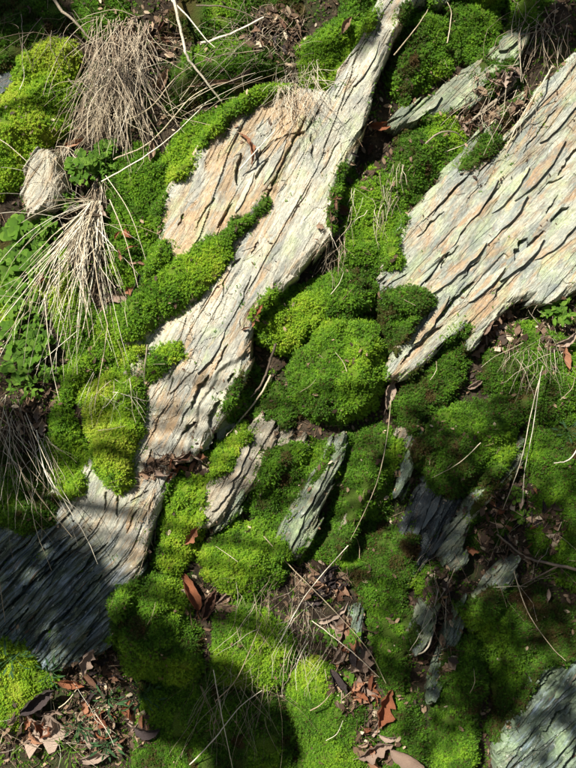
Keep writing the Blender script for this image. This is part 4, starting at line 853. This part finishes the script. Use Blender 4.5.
S('straw', [(190, 764, .02), (215, 735, .05), (240, 706, .05), (262, 690, .03)], .0016, 'pale stalk slanting through the dark hollow at the bottom', STRAW, 'straw')
S('straw', [(214, 668, .04), (220, 700, .05), (228, 740, .04), (234, 775, .02)], .0013, 'upright grey straw in the dark hollow at the bottom', STRAW, 'straw')
S('straw', [(216, 698, .05), (236, 676, .05), (250, 646, .04), (262, 620, .03)], .0014, 'straw leaning out of the dark hollow toward the grass tuft', STRAW, 'straw')
S('straw', [(310, 708, .03), (322, 700, .03), (332, 692, .02)], .0016, 'short pale straw on the yellow green moss slope', STRAW, 'straw')
S('straw', [(-10, 136, .05), (14, 150, .06), (32, 166, .04)], .0014, 'thin straw over the lower part of the yellow green moss', STRAW, 'straw')
S('straw', [(2, 420, .05), (4, 500, .06), (2, 560, .04), (8, 620, .03)], .0014, 'long dark straw down the left edge over the dark slab', STRAW, 'straw')
S('straw', [(36, 430, .04), (48, 470, .06), (66, 490, .06), (84, 510, .03)], .0012, 'straw bowing over the rim of the dark slab', STRAW, 'straw')
S('twig', [(56, 712, .03), (66, 704, .03), (76, 690, .02)], .0018, 'small stalk above the decayed stick at bottom left', STRAW)
for (x, y, deg, L, where) in [(330, 296, 60, 26, 'on the upper lobe of the centre moss'), (345, 372, 120, 22, 'on the largest domed moss'), (300, 392, 40, 20, 'on the left flank of the largest domed moss'), (20, 90, 80, 24, 'on the bright moss at the top left'),
        (240, 250, 30, 20, 'on the moss tongue'), (360, 560, 100, 24, 'on the broad lower centre moss'), (238, 560, 150, 26, 'on the light green cushion at lower centre'), (150, 620, 70, 24, 'on the rounded moss beside the dark slab'), (468, 690, 80, 24, 'on the upright dark green moss block'),
        (560, 400, 60, 26, 'on the moss mound at the right edge'), (430, 380, 70, 20, 'on the elongated moss under the right slab'), (100, 430, 10, 30, 'across the brightest moss cushion'), (326, 740, 50, 26, 'on the yellow green slope at the bottom'), (446, 150, 20, 22, 'on the moss under the small ledge')]:
    a = R(deg)
    S('stalk', [(x, y, .012), (x + L * .5 * math.cos(a) + 2, y - L * .5 * math.sin(a), .018), (x + L * math.cos(a), y - L * math.sin(a), .008)], .0009, 'short thin dry stalk lying ' + where, STRAW, 'stalk', 'short loose stalks')

# ------------------------------------------------------------------ green herbs
def herb_leaf_mesh(mat, asp=.34, seed=0):
    v = []; f = []; n = 7
    for i in range(n):
        t = i / (n - 1); w_ = asp * math.sin(math.pi * min(1, t * .97 + .03) ** .8) ** .85
        for j in (-1, 0, 1): v.append((t, j * w_, .10 * math.sin(t * 2.5) + .10 * abs(j) * w_ / asp))
        if i:
            for j in (0, 1): a = (i - 1) * 3 + j; f.append((a, a + 1, a + 4, a + 3))
    return mesh_np('leaf', v, f, mat, True)
HL = {('b', 0): herb_leaf_mesh(HERB, .36), ('b', 1): herb_leaf_mesh(HERB, .24), ('d', 0): herb_leaf_mesh(HERBD, .12), ('g', 0): herb_leaf_mesh(HERB, .09), ('r', 0): herb_leaf_mesh(HERB, .46)}
def herb(px, py, n, size, label, key=('b', 0), hgt=.03, seed=0, spread=10, mat=HERB, name='herb_plant', group='small green herbs'):
    rr = random.Random(seed * 91 + 5); z0 = float(hs(px, py)); root = root_at(name, px, py); tag(root, label, 'plant', group)
    n = int(n * 1.6)
    for i in range(n):
        a = i * 2.399 + rr.uniform(-.4, .4); r = spread * K * math.sqrt((i + .6) / n); hh = hgt * (1.05 - .5 * (i / n)) * rr.uniform(.7, 1.15)
        e = np.array([math.cos(a) * r, math.sin(a) * r, hh])
        v, f = tube([(0, 0, -.004), e * np.array([.35, .35, .6]), e], .0007, 3, taper=.7); link(bpy.data.objects.new('stem', mesh_np('stem', v, f, mat)), root)
        for q in range(1 if key[0] in 'dg' else rr.choice((2, 3, 4))):
            lf = bpy.data.objects.new('leaf', HL[key]); s = size * K * rr.uniform(.35, .72)
            m = Matrix.Translation(Vector(e)) @ Matrix.Rotation(a + (q - .5) * 1.7 * (q > 0) + rr.uniform(-.5, .5), 4, 'Z') @ Matrix.Rotation(rr.uniform(-.5, .45), 4, 'Y') @ Matrix.Rotation(rr.uniform(-.5, .5), 4, 'X') @ Matrix.Scale(s, 4)
            link(lf, root, m)
HP = [
 (82, 166, 20, 12, 'bright pale green small leaved herb below the root curtain', ('b', 0), .05, 16),
 (104, 146, 12, 10, 'small bright herb right under the pale root fringe', ('b', 0), .04, 10),
 (100, 170, 10, 9, 'low herb between the bright herb and the upright moss block', ('b', 1), .03, 10),
 (18, 232, 14, 16, 'broad leaved green herb at the upper left edge beside straw', ('r', 0), .045, 16),
 (45, 225, 12, 12, 'herb just right of the broad leaved one under the straws', ('b', 0), .04, 12),
 (8, 262, 12, 14, 'light green herb at the left edge, second from the top', ('b', 0), .045, 14),
 (36, 262, 12, 12, 'leafy herb behind the hanging straw at left', ('r', 0), .04, 14),
 (14, 296, 14, 14, 'leafy herb at the left edge beside the rust leaf', ('b', 0), .045, 16),
 (30, 316, 10, 12, 'herb with narrow leaves under the straw at left', ('b', 1), .04, 14),
 (8, 335, 12, 13, 'green herb low on the left edge', ('b', 0), .04, 14),
 (34, 345, 14, 13, 'rounded leaved herb beside the straw ends at left', ('r', 0), .04, 14),
 (16, 366, 12, 13, 'lowest herb at the left edge above the shaded grass', ('r', 0), .04, 14),
 (46, 372, 8, 10, 'small herb at the tips of the straw bundle', ('b', 0), .03, 10),
 (62, 196, 10, 10, 'small herb beside the cream slate block', ('b', 1), .03, 10),
 (100, 158, 14, 9, 'fine bright herb growing over the lower end of the root curtain', ('b', 1), .05, 16),
 (30, 240, 16, 12, 'fresh bright herb between the straws and the broad leaved herb', ('b', 1), .05, 18),
 (24, 385, 14, 11, 'fresh bright herb at the lower left edge above the shaded dry grass', ('b', 1), .045, 18),
 (98, 20, 12, 12, 'green grassy herb at the top left over the moss', ('g', 0), .03, 14),
 (14, 655, 12, 16, 'narrow leaved herb in the bottom left moss', ('d', 0), .035, 16),
 (52, 672, 8, 14, 'dark narrow leaved herb beside the dark slab foot', ('d', 0), .035, 12),
 (74, 732, 12, 14, 'spiky green herb among the leaves at bottom left', ('d', 0), .04, 12),
 (104, 750, 12, 16, 'spiky green herb at the bottom edge', ('d', 0), .04, 12),
 (66, 755, 10, 14, 'low grass like herb at the bottom edge left of the spiky one', ('g', 0), .035, 14),
 (104, 706, 10, 14, 'shaded narrow leaved herb at lower left', ('d', 0), .035, 16),
 (140, 700, 14, 14, 'shaded feathery herb under the rounded cushion', ('d', 0), .03, 18),
 (560, 310, 12, 14, 'fresh green shoots at the right edge beside the pale leaf', ('b', 1), .04, 14),
 (525, 516, 8, 8, 'tiny bright green plant on the bare soil at right', ('r', 0), .02, 8),
 (518, 495, 6, 8, 'tiny seedling on the bare soil above the violet grey leaf', ('b', 0), .02, 7),
 (352, 640, 6, 8, 'tiny green seedling in the lower leaf trail', ('r', 0), .02, 7),
 (330, 640, 7, 9, 'small green seedling left of the leaf trail', ('b', 0), .02, 8),
 (350, 686, 5, 8, 'tiny seedling under the cream lobed leaf', ('r', 0), .02, 6),
 (570, 432, 8, 14, 'narrow pale leaves at the right edge over dark soil', ('d', 0), .03, 12),
]
for i, (x, y, n, s, lab, key, hg, sp) in enumerate(HP): herb(x, y, n, s, lab, key, hg, i, sp, HERBD if key[0] == 'd' else HERB)

# ------------------------------------------------------------------ the tree whose boughs shade parts of the bank
def shade_tree():
    root = bpy.data.objects.new('tree', None); base = Vector((-3.6, -1.1, 0)); link(root, None, Matrix.Translation(base))
    tag(root, 'evergreen tree beside the viewer, outside the frame, whose boughs shade the bank', 'tree')
    tp = [(0, 0, -.1), (.05, .02, 1.2), (.0, .05, 2.6), (.15, .05, 4.2), (.2, .0, 6.0)]
    v, f = tube(tp, [.17, .15, .13, .10, .05], 10, taper=.8); link(bpy.data.objects.new('trunk', mesh_np('trunk', v, f, BARK)), root)
    d3 = B.to_3x3() @ SUND; lv = []; lf = []
    # clumps: centre (layout x, y), half sizes, number of leaves, distance towards the sun
    CL = [(34, 590, 70, 70, 520, 3.1), (-40, 530, 60, 60, 500, 3.0), (18, 455, 30, 46, 330, 3.2), (88, 612, 32, 54, 400, 3.15), (195, 705, 62, 46, 900, 3.3), (250, 745, 44, 40, 560, 3.2), (575, 735, 44, 44, 90, 3.3), (400, 640, 30, 50, 30, 3.4), (500, 700, 40, 40, 90, 3.3), (430, 530, 30, 40, 60, 3.3), (150, 655, 40, 30, 200, 3.3), (15, 10, 56, 30, 420, 3.0), (120, -90, 120, 60, 100, 3.0),
          (550, 18, 44, 28, 240, 3.3), (490, 520, 70, 50, 150, 3.4), (560, 560, 60, 70, 200, 3.4), (470, 640, 50, 60, 130, 3.3), (430, 480, 40, 60, 40, 3.4), (380, 60, 10, 26, 20, 3.0), (495, 430, 40, 30, 30, 3.4), (500, 470, 110, 90, 90, 3.5), (520, 620, 90, 80, 170, 3.4), (440, 700, 50, 60, 50, 3.3), (450, 600, 26, 60, 60, 3.3)]
    for (cx, cy, rx, ry, n, L) in CL:
        c3 = B @ Vector((U(cx), V(cy), 0)) + d3 * L
        st = Vector(tp[2]) + base; tip = c3 - base; mid = (Vector(tp[2]) + tip) * .5 + Vector((0, 0, .25))
        P = [Vector(tp[2]), (Vector(tp[2]) + mid) * .5 + Vector((0, 0, .08)), mid, (mid + tip) * .5 + Vector((0, 0, .05)), tip]
        v, f = tube(P, .016, 6, taper=.3); link(bpy.data.objects.new('bough', mesh_np('bough', v, f, BARK)), root)
        for i in range(n):
            a = random.uniform(0, 6.28); r = random.random() ** .6
            p = B @ Vector((U(cx + rx * r * math.cos(a)), V(cy + ry * r * math.sin(a)), 0)) + d3 * (L + random.uniform(-.2, .2)) - base
            ax = Vector((random.gauss(0, 1), random.gauss(0, 1), random.gauss(0, .5))).normalized(); bx = ax.cross(Vector((random.gauss(0, 1), random.gauss(0, 1), random.gauss(0, 1)))).normalized()
            s = random.uniform(.020, .032); b = len(lv); lv += [p - ax * s, p - bx * s * .5, p + ax * s, p + bx * s * .5]; lf.append((b, b + 1, b + 2, b + 3))
    o = bpy.data.objects.new('foliage', mesh_np('foliage', [tuple(q) for q in lv], lf, HERBD, False)); link(o, root); o['kind'] = 'stuff'
shade_tree()
def sky_block_tree(x, y, hgt, rad, label, seed):  # unseen evergreen, added to cut the sky light on the bank
    rr = np.random.default_rng(seed); root = bpy.data.objects.new('tree', None); link(root, None, Matrix.Translation((x, y, 0))); tag(root, label, 'tree', 'unseen trees added behind the viewer to block sky')
    v, f = tube([(0, 0, -.2), (.05, .05, hgt * .4), (0, .1, hgt * .95)], [.2, .16, .06], 9, taper=.8); link(bpy.data.objects.new('trunk', mesh_np('trunk', v, f, BARK)), root)
    n = 4200; a = rr.uniform(0, 6.283, n); z = rr.uniform(.04, 1, n); r = rad * (1.05 - .55 * z) * (.45 + .55 * rr.random(n)) * (1 + .25 * np.sin(a * 5 + z * 17))
    p = np.stack([r * np.cos(a), r * np.sin(a), z * hgt], 1); A = rr.normal(0, 1, (n, 3)); A /= np.linalg.norm(A, axis=1)[:, None]; C = np.cross(A, rr.normal(0, 1, (n, 3))); C /= np.linalg.norm(C, axis=1)[:, None]
    s_ = rr.uniform(.09, .17, n)[:, None]; v = np.stack([p - A * s_, p - C * s_ * .5, p + A * s_, p + C * s_ * .5], 1).reshape(-1, 3)
    o = bpy.data.objects.new('crown', mesh_np('crown', v, np.arange(4 * n).reshape(n, 4), HERBD, False)); link(o, root); o['kind'] = 'stuff'
for i, (x, y, h, r, lb) in enumerate([(-7.5, -4.5, 5.2, 2.0, 'far left'), (-4.6, -8.0, 6.4, 2.3, 'left'), (-.6, -8.6, 6.6, 2.4, 'middle'), (3.2, -7.6, 6.6, 2.3, 'right'), (6.2, -4.6, 6.2, 2.2, 'far right'), (6.0, -.8, 5.0, 1.7, 'rightmost, nearest the bank')]):
    sky_block_tree(x, y, h, r, 'dense evergreen added behind the viewer to block sky, ' + lb, 500 + i)
print('objects', len(bpy.data.objects))
